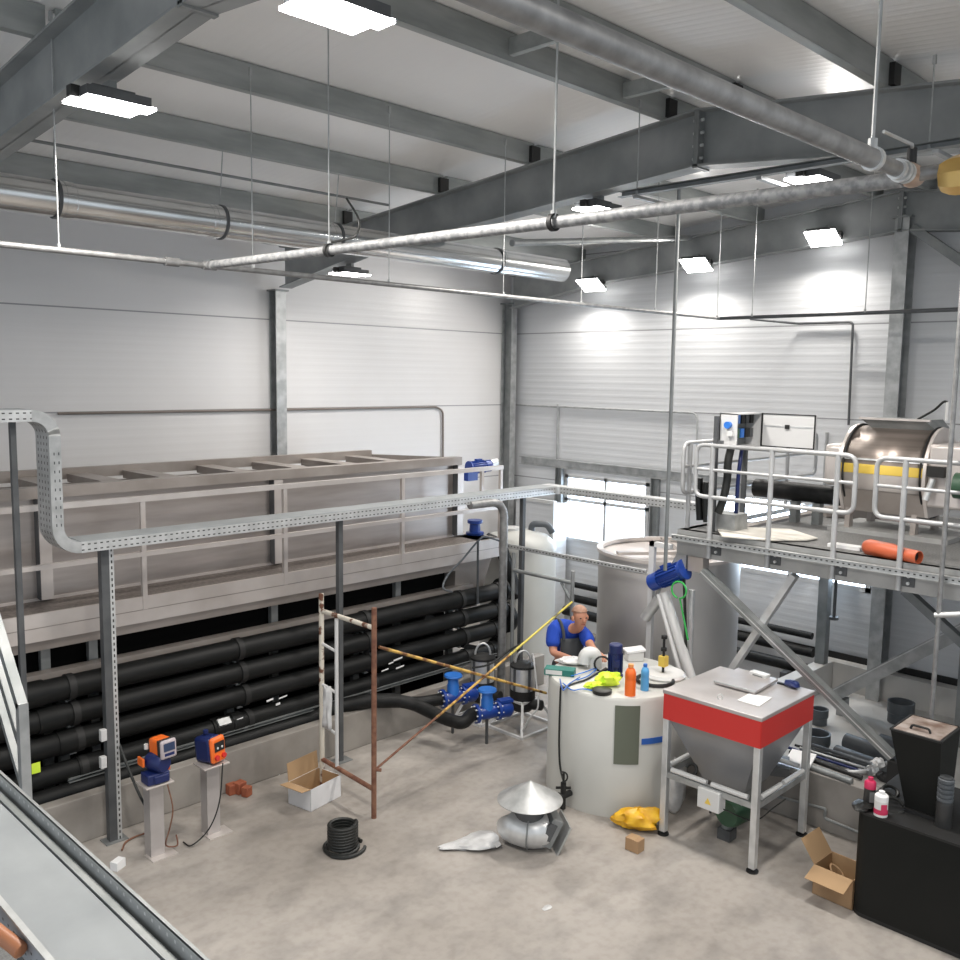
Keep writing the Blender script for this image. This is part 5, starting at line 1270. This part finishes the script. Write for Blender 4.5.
# thin pipe at the foot of the basin wall
xq = BX0-.04
tag(MB().tube(rounded([(xq, 4.0, .16), P(826, 809, x=xq), P(824, 818, x=xq), (xq, 2.6, .10)], .03), .014, 8).build('wall_pipe', 'galv_dark'), 'thin grey pipe stepping along the foot of the basin wall', 'pipe')
# loose black pipes far behind by the back wall
for i, (a, b, r) in enumerate((((740, 660), (800, 676), .06), ((742, 650), (830, 668), .05), ((742, 667), (790, 684), .05))):
    A0 = P(*a, x=10.5); B0 = P(*b, x=10.45)
for i, (y0, y1, x, z, r) in enumerate(((8.85, 4.95, 11.0, .58, .06), (8.85, 4.95, 10.80, .42, .07), (8.85, 5.0, 11.05, .78, .045))):
    tag(MB().tube([(x, y0, z), (x, y1, z)], r, 14).build('black_pipe', 'hdpe'), 'black pipe along the foot of the back wall, %s of three' % ('middle', 'lowest', 'topmost')[i], 'pipe', 'black pipes at the back wall')
for y in (7.3, 5.15):
    tag(MB().box((10.6, y-.04, 0), (11.05, y+.04, .37)).build('pipe_block', 'dark_steel'), 'dark block carrying the black pipes by the back wall, %s one' % ('left' if y > 6 else 'right'), 'block')

# ================================================================== PLATFORM
PX, PZ, PYL = 7.95, 2.485, 5.06
t = thing('platform', 'raised steel platform on braces along the back wall', 'platform', (PX, 3, 0))
MB().box((PX, -1.5, PZ-.03), (8.5, PYL, PZ)).box((8.5, -1.5, PZ-.03), (11.0, 4.58, PZ)).build('deck_grating', 'grating', t)
MB().channel((PX, -1.5, PZ-.125), (PX, PYL, PZ-.125), .08, .25, .008).build('front_beam', 'deckbeam', t)
MB().channel((PX, PYL, PZ-.125), (8.5, PYL, PZ-.125), .08, .25, .008).build('side_beam', 'deckbeam', t)
MB().box((8.5, 4.73, PZ-.10), (11.0, 4.85, PZ-.02)).build('side_beam', 'stainless_dull', t)
MB().box((8.5, PYL-.04, PZ-.04), (10.96, PYL-.0, PZ)).build('edge_bar', 'deckbeam', t)
MB().channel((11.0, -1.5, PZ-.125), (11.0, 4.85, PZ-.125), .08, .25, .008).build('rear_beam', 'deckbeam', t)
for y in (4.2, 3.1, 2.0): MB().box((PX+.05, y-.04, PZ-.18), (11.0, y+.04, PZ-.03)).build('joist', 'deckbeam', t)
py__ = perf('slotted_strut', 1, .05, 2, (0.,), .4, .006, (.50, .51, .51), (.62, .63, .63))
a, b = P(673, 536, x=PX-.04), P(945, 580.5, x=PX-.04)
MB().channel((PX-.035, -1.0, a.z-.005), (PX-.035, a.y, a.z-.005), .05, .055, .004, openside=-1).build('strut_channel', 'galv', t)
MB().box((PX-.066, -1.0, a.z-.03), (PX-.061, a.y, a.z+.022)).build('strut_face', py__, t, origin=(PX-.06, 2, a.z-.004))
post_px = [(709, 540), (767, 560), (832.5, 560), (899, 570)]
posty = [P(px, py, x=PX-.02).y for px, py in post_px]+[1.75, .9]
TOPZ = P(760, 449, x=PX-.02).z; BOTZ = P(760, 503, x=PX-.02).z; MIDZ = P(760, 474.5, x=PX-.02).z
for y in posty:
    p = MB().tube([(PX-.02, y, PZ-.24), (PX-.02, y, TOPZ)], .024, 12).build('rail_post', 'rail', t)
    MB().box((PX-.014, y-.13, PZ-.20), (PX-.004, y-.03, PZ-.08)).build('fixing_plate', 'dark_steel', p)
    bl = MB()
    for z in (PZ-.17, PZ-.11): bl.cyl((PX-.03, y-.08, z), (PX-.01, y-.08, z), .014, 8)
    bl.build('bolts', 'galv_light', p)
def loop(ya, yb, xx=PX-.02, ax='y', nm='handrail_loop'):
    pts = [(xx, (ya+yb)/2, TOPZ), (xx, ya, TOPZ), (xx, ya, BOTZ), (xx, yb, BOTZ), (xx, yb, TOPZ), (xx, (ya+yb)/2, TOPZ)]
    return MB().tube(rounded(pts, .09, 6), .021, 12).build(nm, 'rail', t)
yl = P(696, 470, x=PX-.02).y; yr = P(855, 485, x=PX-.02).y; yr2 = P(876, 485, x=PX-.02).y
loop(yl, yr); loop(yr2, -.9)
for a, b in ((yl, yr), (yr2, -.9)): MB().tube([(PX-.02, a, MIDZ), (PX-.02, b, MIDZ)], .016, 10).build('mid_rail', 'rail', t)
# side railing on the left end
ys = PYL-.02; xe = 10.95
pts = [(9.4, ys, TOPZ), (PX+.02, ys, TOPZ), (PX+.02, ys, BOTZ), (xe, ys, BOTZ), (xe, ys, TOPZ), (9.4, ys, TOPZ)]
MB().tube(rounded(pts, .09, 6), .021, 12).build('handrail_loop', 'rail', t)
MB().tube([(PX+.02, ys, MIDZ), (xe, ys, MIDZ)], .016, 10).build('mid_rail', 'rail', t)
for px in (742, 787, 825):
    x = P(px, 470, y=ys).x; MB().tube([(x, ys, PZ-.04), (x, ys, TOPZ)], .022, 12).build('rail_post', 'rail', t)
x = PX+.14; MB().tube([(x, ys, PZ-.2), (x, ys, TOPZ)], .024, 12).build('rail_post', 'rail', t)
# columns and braces
a = P(893, 757, x=PX); b = P(703, 571, x=PX)
MB().bar(a, b, .07, .09, (1, 0, 0)).build('brace', 'galv_dark', t)
MB().bar(a+Vector((-.036, 0, .0)), b+Vector((-.036, 0, .0)), .022, .012, (0, 0, 1)).build('brace_edge', 'galv_light', t)
MB().box((PX-.07, a.y-.08, bz), (PX+.0, a.y+.02, a.z-.02)).build('brace_foot', 'black', t)
a = P(795, 575, x=PX+.08); b = P(735, 665, x=PX+.08); d = (b-a); k = (bz-a.z)/d.z
MB().bar(a, a+d*k, .06, .09, (1, 0, 0)).build('brace', 'galv_light', t)
MB().box((PX+.0, PYL-.10, bz), (PX+.1, PYL, PZ-.24)).build('column', 'galv', t) if False else None
q = P(825, 600, x=10.95); MB().box((10.88, q.y-.06, fz), (11.0, q.y+.06, PZ-.25)).build('column', 'galv_dark', t)
MB().box((PX+.02, -1.3, fz), (PX+.14, -1.2, PZ-.25)).build('column', 'galv_dark', t)
MB().box((PX-.02, PYL-.12, PZ-.42), (PX+.10, PYL-.0, PZ-.25)).build('corner_bracket', 'deckbeam', t)
MB().box((PX-.03, PYL-.32, PZ-.40), (PX+.09, PYL-.15, PZ-.25)).build('corner_bracket', 'stainless_dull', t)
a = P(800, 575, x=10.3); 
q0, q1 = P(905, 590, x=9.2), P(960, 640, x=9.2)
MB().bar(q0, q0+(q1-q0)*2.2, .08, .10, (1, 0, 0)).build('brace', 'galv_dark', t)
# hook and small pipes under the deck
q = P(836, 582, x=9.5); q2 = P(836, 618, x=9.5)
tag(MB().tube([(9.5, q.y, PZ-.03), (9.5, q.y, q2.z)], .018, 8).cyl((9.5, q.y, q2.z-.02), (9.5, q.y, q2.z+.01), .05, 10).build('drop_rod', 'dark_steel'), 'short dark rod hanging under the platform', 'rod')
# inclined chute behind the funnel
a, b = P(838, 697, x=10.3), P(968, 632, x=10.3)
t2 = thing('chute', 'long slanting grey steel channel below the platform at right', 'chute', a)
MB().bar(a, b, .30, .012, (0, 0, 1)).build('floor_plate', 'galv_dark', t2)
d = (b-a).normalized()
for k, m_ in ((-.15, 'galv'), (.15, 'galv_dark')):
    MB().bar(a+Vector((k, 0, .05)), b+Vector((k, 0, .05)), .012, .14).build('side_plate', m_, t2)
    MB().bar(a+Vector((k, 0, .12)), b+Vector((k, 0, .12)), .04, .012).build('edge', 'galv_light', t2)
MB().box((10.22, a.y-.10, fz), (10.38, a.y-.02, a.z)).build('foot', 'galv_dark', t2)
MB().box((10.25, b.y-.03, fz), (10.35, b.y+.05, b.z)).build('foot', 'galv_dark', t2)

# -------------------------------------------------- cabinet on the rail
CXa, CYa, CYb = 8.10, 4.72, 4.50
c0 = P(720, 413, x=CXa); zc1 = c0.z; zc0 = P(720, 447, x=CXa).z
CYa = c0.y; CYb = P(737, 430, x=CXa).y; CXb = P(762.5, 415, y=CYb).x
t = thing('control_cabinet', 'open white switch cabinet mounted at the left end of the platform rail', 'cabinet', (CXa, CYa, PZ))
m = MB(); th = .012
m.box((CXa, CYb, zc0), (CXa+th, CYa, zc1)); m.box((CXb-th, CYb, zc0), (CXb, CYa, zc1)); m.box((CXa, CYa-th, zc0), (CXb, CYa, zc1))
m.box((CXa, CYb, zc0), (CXb, CYa, zc0+th)); m.box((CXa, CYb, zc1-th), (CXb, CYa, zc1)); m.build('body', 'white_metal', t)
MB().box((CXa+.02, CYa-.03, zc0+.02), (CXb-.02, CYa-.02, zc1-.02)).build('mounting_plate', 'galv_dark', t)
random.seed(5)
for r_ in range(2):
    for k in range(5):
        x = CXa+.07+k*(CXb-CXa-.14)/4; z = zc0+.09+.14*r_
        MB().box((x-.03, CYa-.12, z), (x+.03, CYa-.03, z+.09)).build('breaker', ('black', 'green_dull', 'blue_light', 'black', 'dark_steel')[(k+r_) % 5], t)
dl = .50; dy1 = CYb-P(0, 0, z=1).x*0
dr = P(817, 417, x=CXb)
d_ = MB().box((CXb-.02, dr.y, zc0), (CXb, CYb-.005, zc1)).build('door', 'white_metal', t)
g = MB()
for a, b in (((dr.y, zc1-.01), (CYb-.005, zc1)), ((dr.y, zc0), (CYb-.005, zc0+.01)), ((dr.y, zc0), (dr.y+.012, zc1)), ((CYb-.02, zc0), (CYb-.005, zc1))): g.box((CXb-.028, a[0], a[1]), (CXb-.019, b[0], b[1]))
g.build('seal', 'black', d_)
MB().box((CXb-.04, (dr.y+CYb)/2-.02, (zc0+zc1)/2+.02), (CXb-.02, (dr.y+CYb)/2+.02, (zc0+zc1)/2+.06)).build('lock', 'black', d_)
MB().box((CXb-.024, dr.y+.03, zc0+.20), (CXb-.02, CYb-.04, zc0+.215)).build('stiffener', 'galv_light', d_)
c = P(729, 425, x=CXa); MB().cyl((CXa-.04, c.y, c.z), (CXa, c.y, c.z), .035, 16).build('switch', 'blue_light', t)
c = P(731, 434, x=CXa); MB().box((CXa-.03, c.y-.03, c.z-.02), (CXa, c.y+.03, c.z+.03)).build('switch_plate', 'white', t)
yl_ = P(716.5, 430, x=CXa-.03).y
MB().bar((CXa-.03, yl_, PZ), (CXa-.03, yl_, zc1-.03), .04, .04).build('leg', 'dark_steel', t)
MB().bar((CXb-.05, CYa-.05, PZ), (CXb-.05, CYa-.05, zc0), .04, .04).build('leg', 'dark_steel', t)
MB().bar((CXa-.03, yl_, zc0+.05), (CXa+.01, CYa-.05, zc0+.05), .03, .03).build('bracket', 'dark_steel', t)
def cab(p, r, m_, lab): tag(MB().tube(smooth_path(p, 6), r, 10).build('cable_bundle', m_), lab, 'cable')
cab([(CXa+.08, CYb+.1, zc0), P(728, 462, x=8.15), P(727, 480, x=8.15), P(723, 500, x=8.12), P(718, 513, x=8.1)], .04, 'rubber', 'thick black cable bundle hanging from the switch cabinet')
cab([(CXa+.30, CYb+.1, zc0), P(740, 462, x=8.3), P(738, 480, x=8.3), P(737, 497, x=8.3), P(735, 527, x=8.3)], .020, 'navy', 'dark blue cable hanging right of the black bundle')
for i, (px, py0, py1) in enumerate(((699, 478, 520), (706, 482, 522))):
    cab([P(px, py0, x=8.3), P(px, (py0+py1)/2, x=8.3), P(px+1, py1, x=8.3)], .04, 'rubber', 'black cable rising through the rail at the platform corner, %s one' % ('left', 'right')[i])
tag(MB().box((8.15, P(735, 520, x=8.15).y, PZ), (8.40, P(712, 520, x=8.15).y, PZ+.18)).build('cable_box', 'galv'), 'grey sheet box on the deck under the switch cabinet', 'box')
# fabric sheet on deck
pa = [(715, 527), (728, 530), (745, 528), (790, 530), (818, 539), (806, 541), (770, 541), (722, 537)]
tag(MB().prism([P(x, y, z=PZ+.01) for x, y in pa], (0, 0, .012)).build('fabric_sheet', mat('cream_fabric', (.62, .59, .53), .9, 0, (.70, .67, .61), 6)), 'cream fabric sheet spread on the deck behind the front rail', 'fabric')
# orange pipe
a, b = P(864, 546, z=PZ+.06), P(919, 557.5, z=PZ+.06)
t = thing('orange_pipe', 'orange drain pipe lying on the platform edge', 'pipe', a)
d = (b-a); L = d.length
MB().lathe([(.02, 0), (.055, .02), (.072, .06), (.072, .30), (.058, .36), (.055, L), (.048, L), (.048, .1)], a, d, 24).build('tube', 'orange_pipe', t)
MB().lathe([(0, L-.05), (.05, L-.05), (.05, L-.045), (0, L-.045)], a, d, 20).build('inside', 'black', t)
q = P(846, 548, z=PZ+.0); tag(MB().obox(q+Vector((0, 0, .015)), .30, .12, .03, (0, 1, 0), (1, 0, 0)).build('white_scrap', 'paper'), 'white scrap on the deck left of the orange pipe', 'scrap')

# -------------------------------------------------- drum machine
DX = 9.5
ya, yb = P(852, 445, x=DX-.2).y, P(933, 450, x=DX-.2).y
R_ = .43; zc = P(880, 428, x=DX).z-R_+.02
t = thing('drum_screen', 'brushed steel drum screen machine standing on the platform', 'machine', (DX, (ya+yb)/2, PZ))
def halfdrum(y0, y1, r, a0, a1, m_, nm, off=0.):
    m = MB(); vs = []; n = 24
    for i in range(n+1):
        a = a0+(a1-a0)*i/n
        for y in (y0, y1): vs.append((DX-r*math.cos(a), y, zc+r*math.sin(a)))
    m.add(vs, [(2*i, 2*i+1, 2*i+3, 2*i+2) for i in range(n)], True); o = m.build(nm, m_, t)
    s = o.modifiers.new('thick', 'SOLIDIFY'); s.thickness = .008; return o
halfdrum(yb, ya, R_, -.15, 2.2, 'drum', 'drum_cover')
halfdrum(yb, ya, R_+.012, .25, .29, 'galv_light', 'cover_seam')
halfdrum(yb, ya, R_+.008, -.05, .16, 'yellow_paint', 'yellow_band')
halfdrum(yb, ya, R_+.004, -.45, -.05, 'stainless_pale', 'lower_cover')
MB().prism([(DX-.41, yb, zc-.12), (DX+.41, yb, zc-.12), (DX+.30, yb, PZ+.22), (DX-.30, yb, PZ+.22)], (0, ya-yb, 0)).build('trough', 'stainless_dull', t)
for y, nm in ((ya+.001, 'end_plate'), (yb-.031, 'end_plate')):
    pl = [(DX+(R_+.015)*math.cos(k_*PI/14), zc+(R_+.015)*math.sin(k_*PI/14)) for k_ in range(15)]+[(DX-R_-.02, zc-.12), (DX-.30, PZ+.22), (DX+.30, PZ+.22), (DX+R_, zc-.12)]
    MB().prism([(x, y, z) for x, z in pl], (0, .03, 0)).build(nm, 'stainless_pale', t)
MB().torus((DX-.0, ya-.02, zc), R_+.012, .010, (0, 1, 0), 40, 6).build('seal_ring', 'black', t)
MB().torus((DX-.0, yb+.02, zc), R_+.012, .010, (0, 1, 0), 40, 6).build('seal_ring', 'black', t)
hx, hz_ = DX+.05, zc+R_
MB().prism([(hx-.22, ya-.05, hz_+.08), (hx+.30, ya-.05, hz_+.08), (hx+.22, ya-.18, hz_-.04), (hx-.14, ya-.18, hz_-.04)], (0, yb-ya+.16, 0)).build('feed_hopper', 'galv_dark', t)
MB().box((hx-.24, yb+.05, hz_+.07), (hx-.2, ya-.05, hz_+.09)).build('hopper_rim', 'stainless_pale', t)
MB().box((DX-.35, ya+.03, zc-.18), (DX+.25, ya+.22, zc+.24)).build('side_housing', 'stainless_pale', t, bevel=.04)
MB().box((DX-.40, yb-.55, zc-.30), (DX+.30, yb-.03, zc+.30)).build('drive_housing', 'stainless_pale', t, bevel=.03)
MB().tube([(DX-R_-.02, yb-.10, zc-.02), (DX-R_-.06, yb-.06, zc-.22)], .03, 10).build('latch', 'galv_light', t)
MB().box((DX-R_-.05, yb-.20, zc+.0), (DX-R_+.02, yb-.05, zc+.10)).build('hinge_block', 'black', t)
MB().cyl((DX-R_-.02, yb-.55, zc-.06), (DX-R_-.02, yb-.30, zc-.06), .12, 20).build('drive_motor', 'green_dull', t)
for y in (ya-.07, yb+.07):
    for x in (DX-.28, DX+.28): MB().prism([(x-.05, y, PZ+.04), (x+.05, y, PZ+.04), (x+.03, y, PZ+.24), (x-.03, y, PZ+.24)], (0, .05, 0)).build('foot', 'stainless_dull', t)
MB().box((DX-.40, yb-.25, PZ), (DX+.40, ya+.12, PZ+.045)).build('skid', 'deckbeam', t)
MB().tube(smooth_path([(hx, yb+.25, hz_+.08), (hx+.0, yb+.10, hz_+.18), (hx, yb+.02, hz_+.26), (hx, yb-.02, hz_+.26)], 5), .012, 8).build('cable', 'rubber', t)
MB().tube([(hx, yb-.02, hz_+.08), (hx, yb-.02, hz_+.26)], .016, 8).build('sensor', 'white', t)
# dark feed pipe and slanted plates behind the rail
FXP = 9.35; FZP = P(790, 491, x=FXP).z
tag(MB().tube([(FXP, 4.97, FZP), (FXP, ya+.10, FZP)], .10, 18).build('feed_pipe', 'hdpe'), 'thick dark feed pipe behind the platform rail leading to the drum machine', 'pipe')
for i, y in enumerate((4.50, 4.25)):
    tag(MB().box((FXP-.05, y-.04, PZ), (FXP+.05, y+.04, FZP-.10)).build('pipe_prop', 'galv_dark'), 'short prop under the dark feed pipe, %s one' % ('left', 'right')[i], 'prop')
a, b = P(735, 531, x=9.6), P(830, 506, x=10.6)
tag(MB().bar((9.95, 4.45, PZ+.06), (10.8, 3.6, PZ+.06), .16, .11).build('deck_beam', 'stainless_dull'), 'brown-grey beam lying slantwise on the platform deck', 'beam')

# ================================================================== BLACK TANK AND THINGS ON IT
KX, KY, KZ = 6.66, 2.61, .80
t = thing('black_tank', 'big black plastic tank in the lower right corner', 'tank', (KX+.5, 1.4, 0))
m = MB(); rr = .10; pl = []
for cx0, cy0, a0 in ((KX+rr, KY-rr, PI/2), (KX+rr, .2+rr, PI), (KX+.95-rr, .2+rr, 1.5*PI), (KX+.95-rr, KY-rr, 0)):
    pl += [(cx0+rr*math.cos(a0+k*PI/12), cy0+rr*math.sin(a0+k*PI/12), .03) for k in range(7)]
m.prism(pl, (0, 0, KZ-.03)); o = m.build('body', 'black_sheet', t)
MB().prism([(x*1.0-.0, y, 0) for x, y, z in pl], (0, 0, .03)).build('base_rim', 'black', t)
MB().prism([((x-(KX+.47))*1.012+KX+.47, (y-1.4)*1.012+1.4, KZ) for x, y, z in pl], (0, 0, .018)).build('top_plate', 'black', t)
TZ2 = KZ+.018
fc_ = [P(890.5, 729, x=6.86), P(941, 744, x=6.86)]
zf = fc_[0].z; 
yA, yB = fc_[0].y, fc_[1].y
t = thing('black_funnel', 'tall black funnel with a mottled lid standing on the black tank', 'funnel', (7.05, (yA+yB)/2, TZ2))
xa, xb = 6.86, P(958, 727, z=zf).x
yb1 = yB
z0_ = TZ2+.12
top = [(xa, yA, zf), (xa, yB, zf), (xb, yB, zf), (xb, yA, zf)]
ins = .07
bl_ = P(905, 822, x=6.93).y; br_ = P(938, 832, x=6.93).y
bot = [(xa+.05, bl_, TZ2+.03), (xa+.05, br_, TZ2+.03), (xb-.1, br_, TZ2+.03), (xb-.1, bl_, TZ2+.03)]
MB().add(top+bot, [(0, 1, 5, 4), (1, 2, 6, 5), (2, 3, 7, 6), (3, 0, 4, 7), (0, 3, 2, 1), (4, 5, 6, 7)]).build('body', 'black_sheet', t)
MB().box((xa+.03, br_, TZ2), (xb-.08, bl_, TZ2+.03)).build('neck', 'black', t)
MB().box((xa+.015, yB+.015, zf-.01), (xb-.015, yA-.015, zf+.008)).build('lid', 'rustlid', t)
for a, b in (((xa, yA), (xa, yB)), ((xa, yB), (xb, yB)), ((xb, yB), (xb, yA)), ((xb, yA), (xa, yA))): MB().bar((a[0], a[1], zf), (b[0], b[1], zf), .014, .014).build('rim', 'black', t)
q = Vector((xa+.10, (yA+yB)/2-.0, zf+.01)); MB().tube(rounded([q+Vector((0, .07, 0)), q+Vector((0, .06, .03)), q+Vector((0, -.06, .03)), q+Vector((0, -.07, 0))], .02), .009, 8).build('handle', 'black', t)
def can(px, py, r, h, label, cols):
    q = P(px, py, z=TZ2); t = thing('spray_can', label, 'can', q)
    MB().lathe([(0, 0), (r, 0), (r, h*.62), (0, h*.62)], q, (0, 0, 1), 22).build('body', cols[0], t)
    MB().lathe([(r+.001, h*.10), (r+.001, h*.30)], q, (0, 0, 1), 22).build('lower_band', cols[1], t)
    MB().obox(q+Vector((-r*.72, -r*.72, h*.36)), .003, r*.9, h*.36, (1, 1, 0), (-1, 1, 0)).build('label_patch', cols[2], t)
    MB().lathe([(r, h*.62), (r, h*.82), (r*.8, h*.88), (r*.45, h*.90), (r*.45, h), (0, h)], q, (0, 0, 1), 22).build('top', cols[3], t)
M['crimson'] = mat('crimson_print', (.55, .03, .10), .35)
can(880.5, 815, .048, .185, 'red and white can standing on the near corner of the black tank', ('white', 'crimson', 'crimson', 'paper'))
can(869, 805, .042, .22, 'smoky can with a red cap behind the red and white can', ('clear_jar', 'clear_jar', 'galv_dark', 'crimson'))
blob('black_fitting', P(862, 808, z=TZ2), .10, .07, .04, 'rubber', 'black flat fitting left of the two cans on the black tank', 'fitting', .4, 51)
for i, (px, py, s) in enumerate(((887, 800, .07), (893, 806, .08), (890, 792, .06))):
    tag(MB().tube(arc(P(px, py, z=TZ2+.03), s, 0, 4.5+i, (.7, -.7, 0), (.5, .5, .5), 12), .014, 8).build('black_hose', 'rubber'), 'short curled black hose beside the funnel foot, %s of three' % ('lower left', 'lower right', 'upper')[i], 'hose')
q = P(943, 826, z=TZ2)
t = thing('grey_jar', 'dark grey ribbed jar at the right edge on the black tank', 'jar', q)
MB().lathe([(0, 0), (.055, 0), (.055, .17), (.05, .19), (0, .19)], q, (0, 0, 1), 20).build('body', 'clear_jar', t)
for k in range(5): MB().lathe([(.045, .19+k*.035), (.055, .195+k*.035), (.055, .215+k*.035), (.045, .22+k*.035)], q, (0, 0, 1), 20).build('rib', 'grey_pvc', t)
MB().lathe([(0, .19), (.045, .19), (.045, .37), (0, .37)], q, (0, 0, 1), 18).build('neck', 'dark_steel', t)

# brown carton by the black tank
cA = P(812, 893, z=0); cB = P(848, 909, z=0)
ux = (cB-cA).normalized(); uy = Vector((ux.y, -ux.x, 0)); 
if uy.x < 0: uy = -uy
c = cA+ux*.16+uy*.15
bx = open_box('cardboard_box', c, math.atan2(ux.y, ux.x), .32, .30, .24, [('y+' if Vector((-ux.y, ux.x, 0)).dot(uy) < 0 else 'y-', -.35, .16), ('x-', .95, .20)], 'open brown cardboard box against the left side of the black tank', 'cardboard', 'cardboard_in')
tag(MB().tube(smooth_path([c+Vector((0, -.05, .02)), c+Vector((.05, .02, .15)), c+Vector((.02, .10, .20)), c+Vector((-.05, .02, .10)), c+Vector((-.02, -.08, .03))], 6), .008, 8).build('cord', 'cardboard'), 'brown cord lying inside the open brown box', 'cord')
# yellow bag, small carton
q = P(636, 826, z=0)
blob('yellow_bag', q+Vector((-.03, -.04, 0)), .21, .11, .19, 'yellow_bag', 'crumpled yellow plastic bag at the foot of the round tank', 'bag', .62, 61, -.9, .25)
q = P(634, 823, z=0); 
q = P(637.5, 851, z=0); ux = (P(641, 853, z=0)-P(627, 847, z=0)).normalized()
t = thing('small_carton', 'small closed brown carton lying before the yellow bag', 'box', q)
c = q+Vector((.0, .03, 0)); uy = Vector((-ux.y, ux.x, 0))
MB().obox(c+Vector((0, 0, .055)), .13, .10, .11, ux, uy).build('carton', 'cardboard', t, bevel=.003)
MB().obox(c+Vector((0, 0, .1105)), .045, .101, .002, ux, uy).build('tape', 'cardboard_in', t)

# vent cowl on the floor
q = P(538, 836, z=0)
t = thing('vent_cowl', 'silver roof vent cowl with cone cap and bent duct lying on the floor', 'cowl', q)
ap = P(530, 799, z=.42)
cax = Vector((0, 0, 1))
e = P(529, 781, x=ap.x)
cc = Vector((ap.x, ap.y, .42))
MB().lathe([(.280, -.005), (.280, .0), (0, .165), (0, .155)], cc, cax, 48).build('cone_cap', 'galv', t)
b0 = cc-cax*.02; sr = Vector((.70, -.71, 0)); dn = Vector((-.5, -.5, 0))
MB().tube([b0+cax*.03, cc-cax*.22], .13, 24).build('throat', 'dark_steel', t)
p0 = P(513, 824, z=.165); p1 = P(545, 829, z=.155); p2 = P(560, 822, z=.155)
MB().tube(smooth_path([p0+Vector((.02, .05, .03)), p0, (p0+p1)/2+Vector((-.04, -.04, 0)), p1], 4), [.06, .10, .125, .14, .15, .15, .15, .15, .15, .15, .15, .15, .145], 26).build('bent_duct', 'galv_light', t)
MB().torus((p0+p1)/2+Vector((-.045, -.045, 0)), .151, .008, (p1-p0), 28, 6).build('seam', 'galv_dark', t)
fn = (p2-p0).normalized(); fu = (Vector((0, 0, 1))-fn*fn.z).normalized()
ft = (fn+Vector((0, 0, -.45))).normalized(); fv = fn.cross(fu)
MB().obox(p1+fn*.03+Vector((0, 0, .02)), .10, .27, .25, ft, fv).build('flange_box', 'galv_dark', t, bevel=.004)
MB().obox(p1+ft*.13+Vector((.0, .0, .0)), .015, .34, .30, ft, fv).build('base_plate', 'galv', t)
MB().obox(p1+fn*.03+Vector((-.10, -.10, .04)), .07, .02, .15, ft, fv).build('label_plate', 'dark_steel', t)

# ================================================================== LIGHT AND VIEW
w = bpy.data.worlds.new('world'); SC.world = w; w.use_nodes = True
bg = w.node_tree.nodes['Background']; bg.inputs[0].default_value = (.85, .925, 1., 1); bg.inputs[1].default_value = WORLD
SC.view_settings.view_transform = 'Standard'; SC.view_settings.look = 'None'; SC.view_settings.gamma = 1
SC.view_settings.exposure = EXPO; SC.view_settings.use_curve_mapping = False
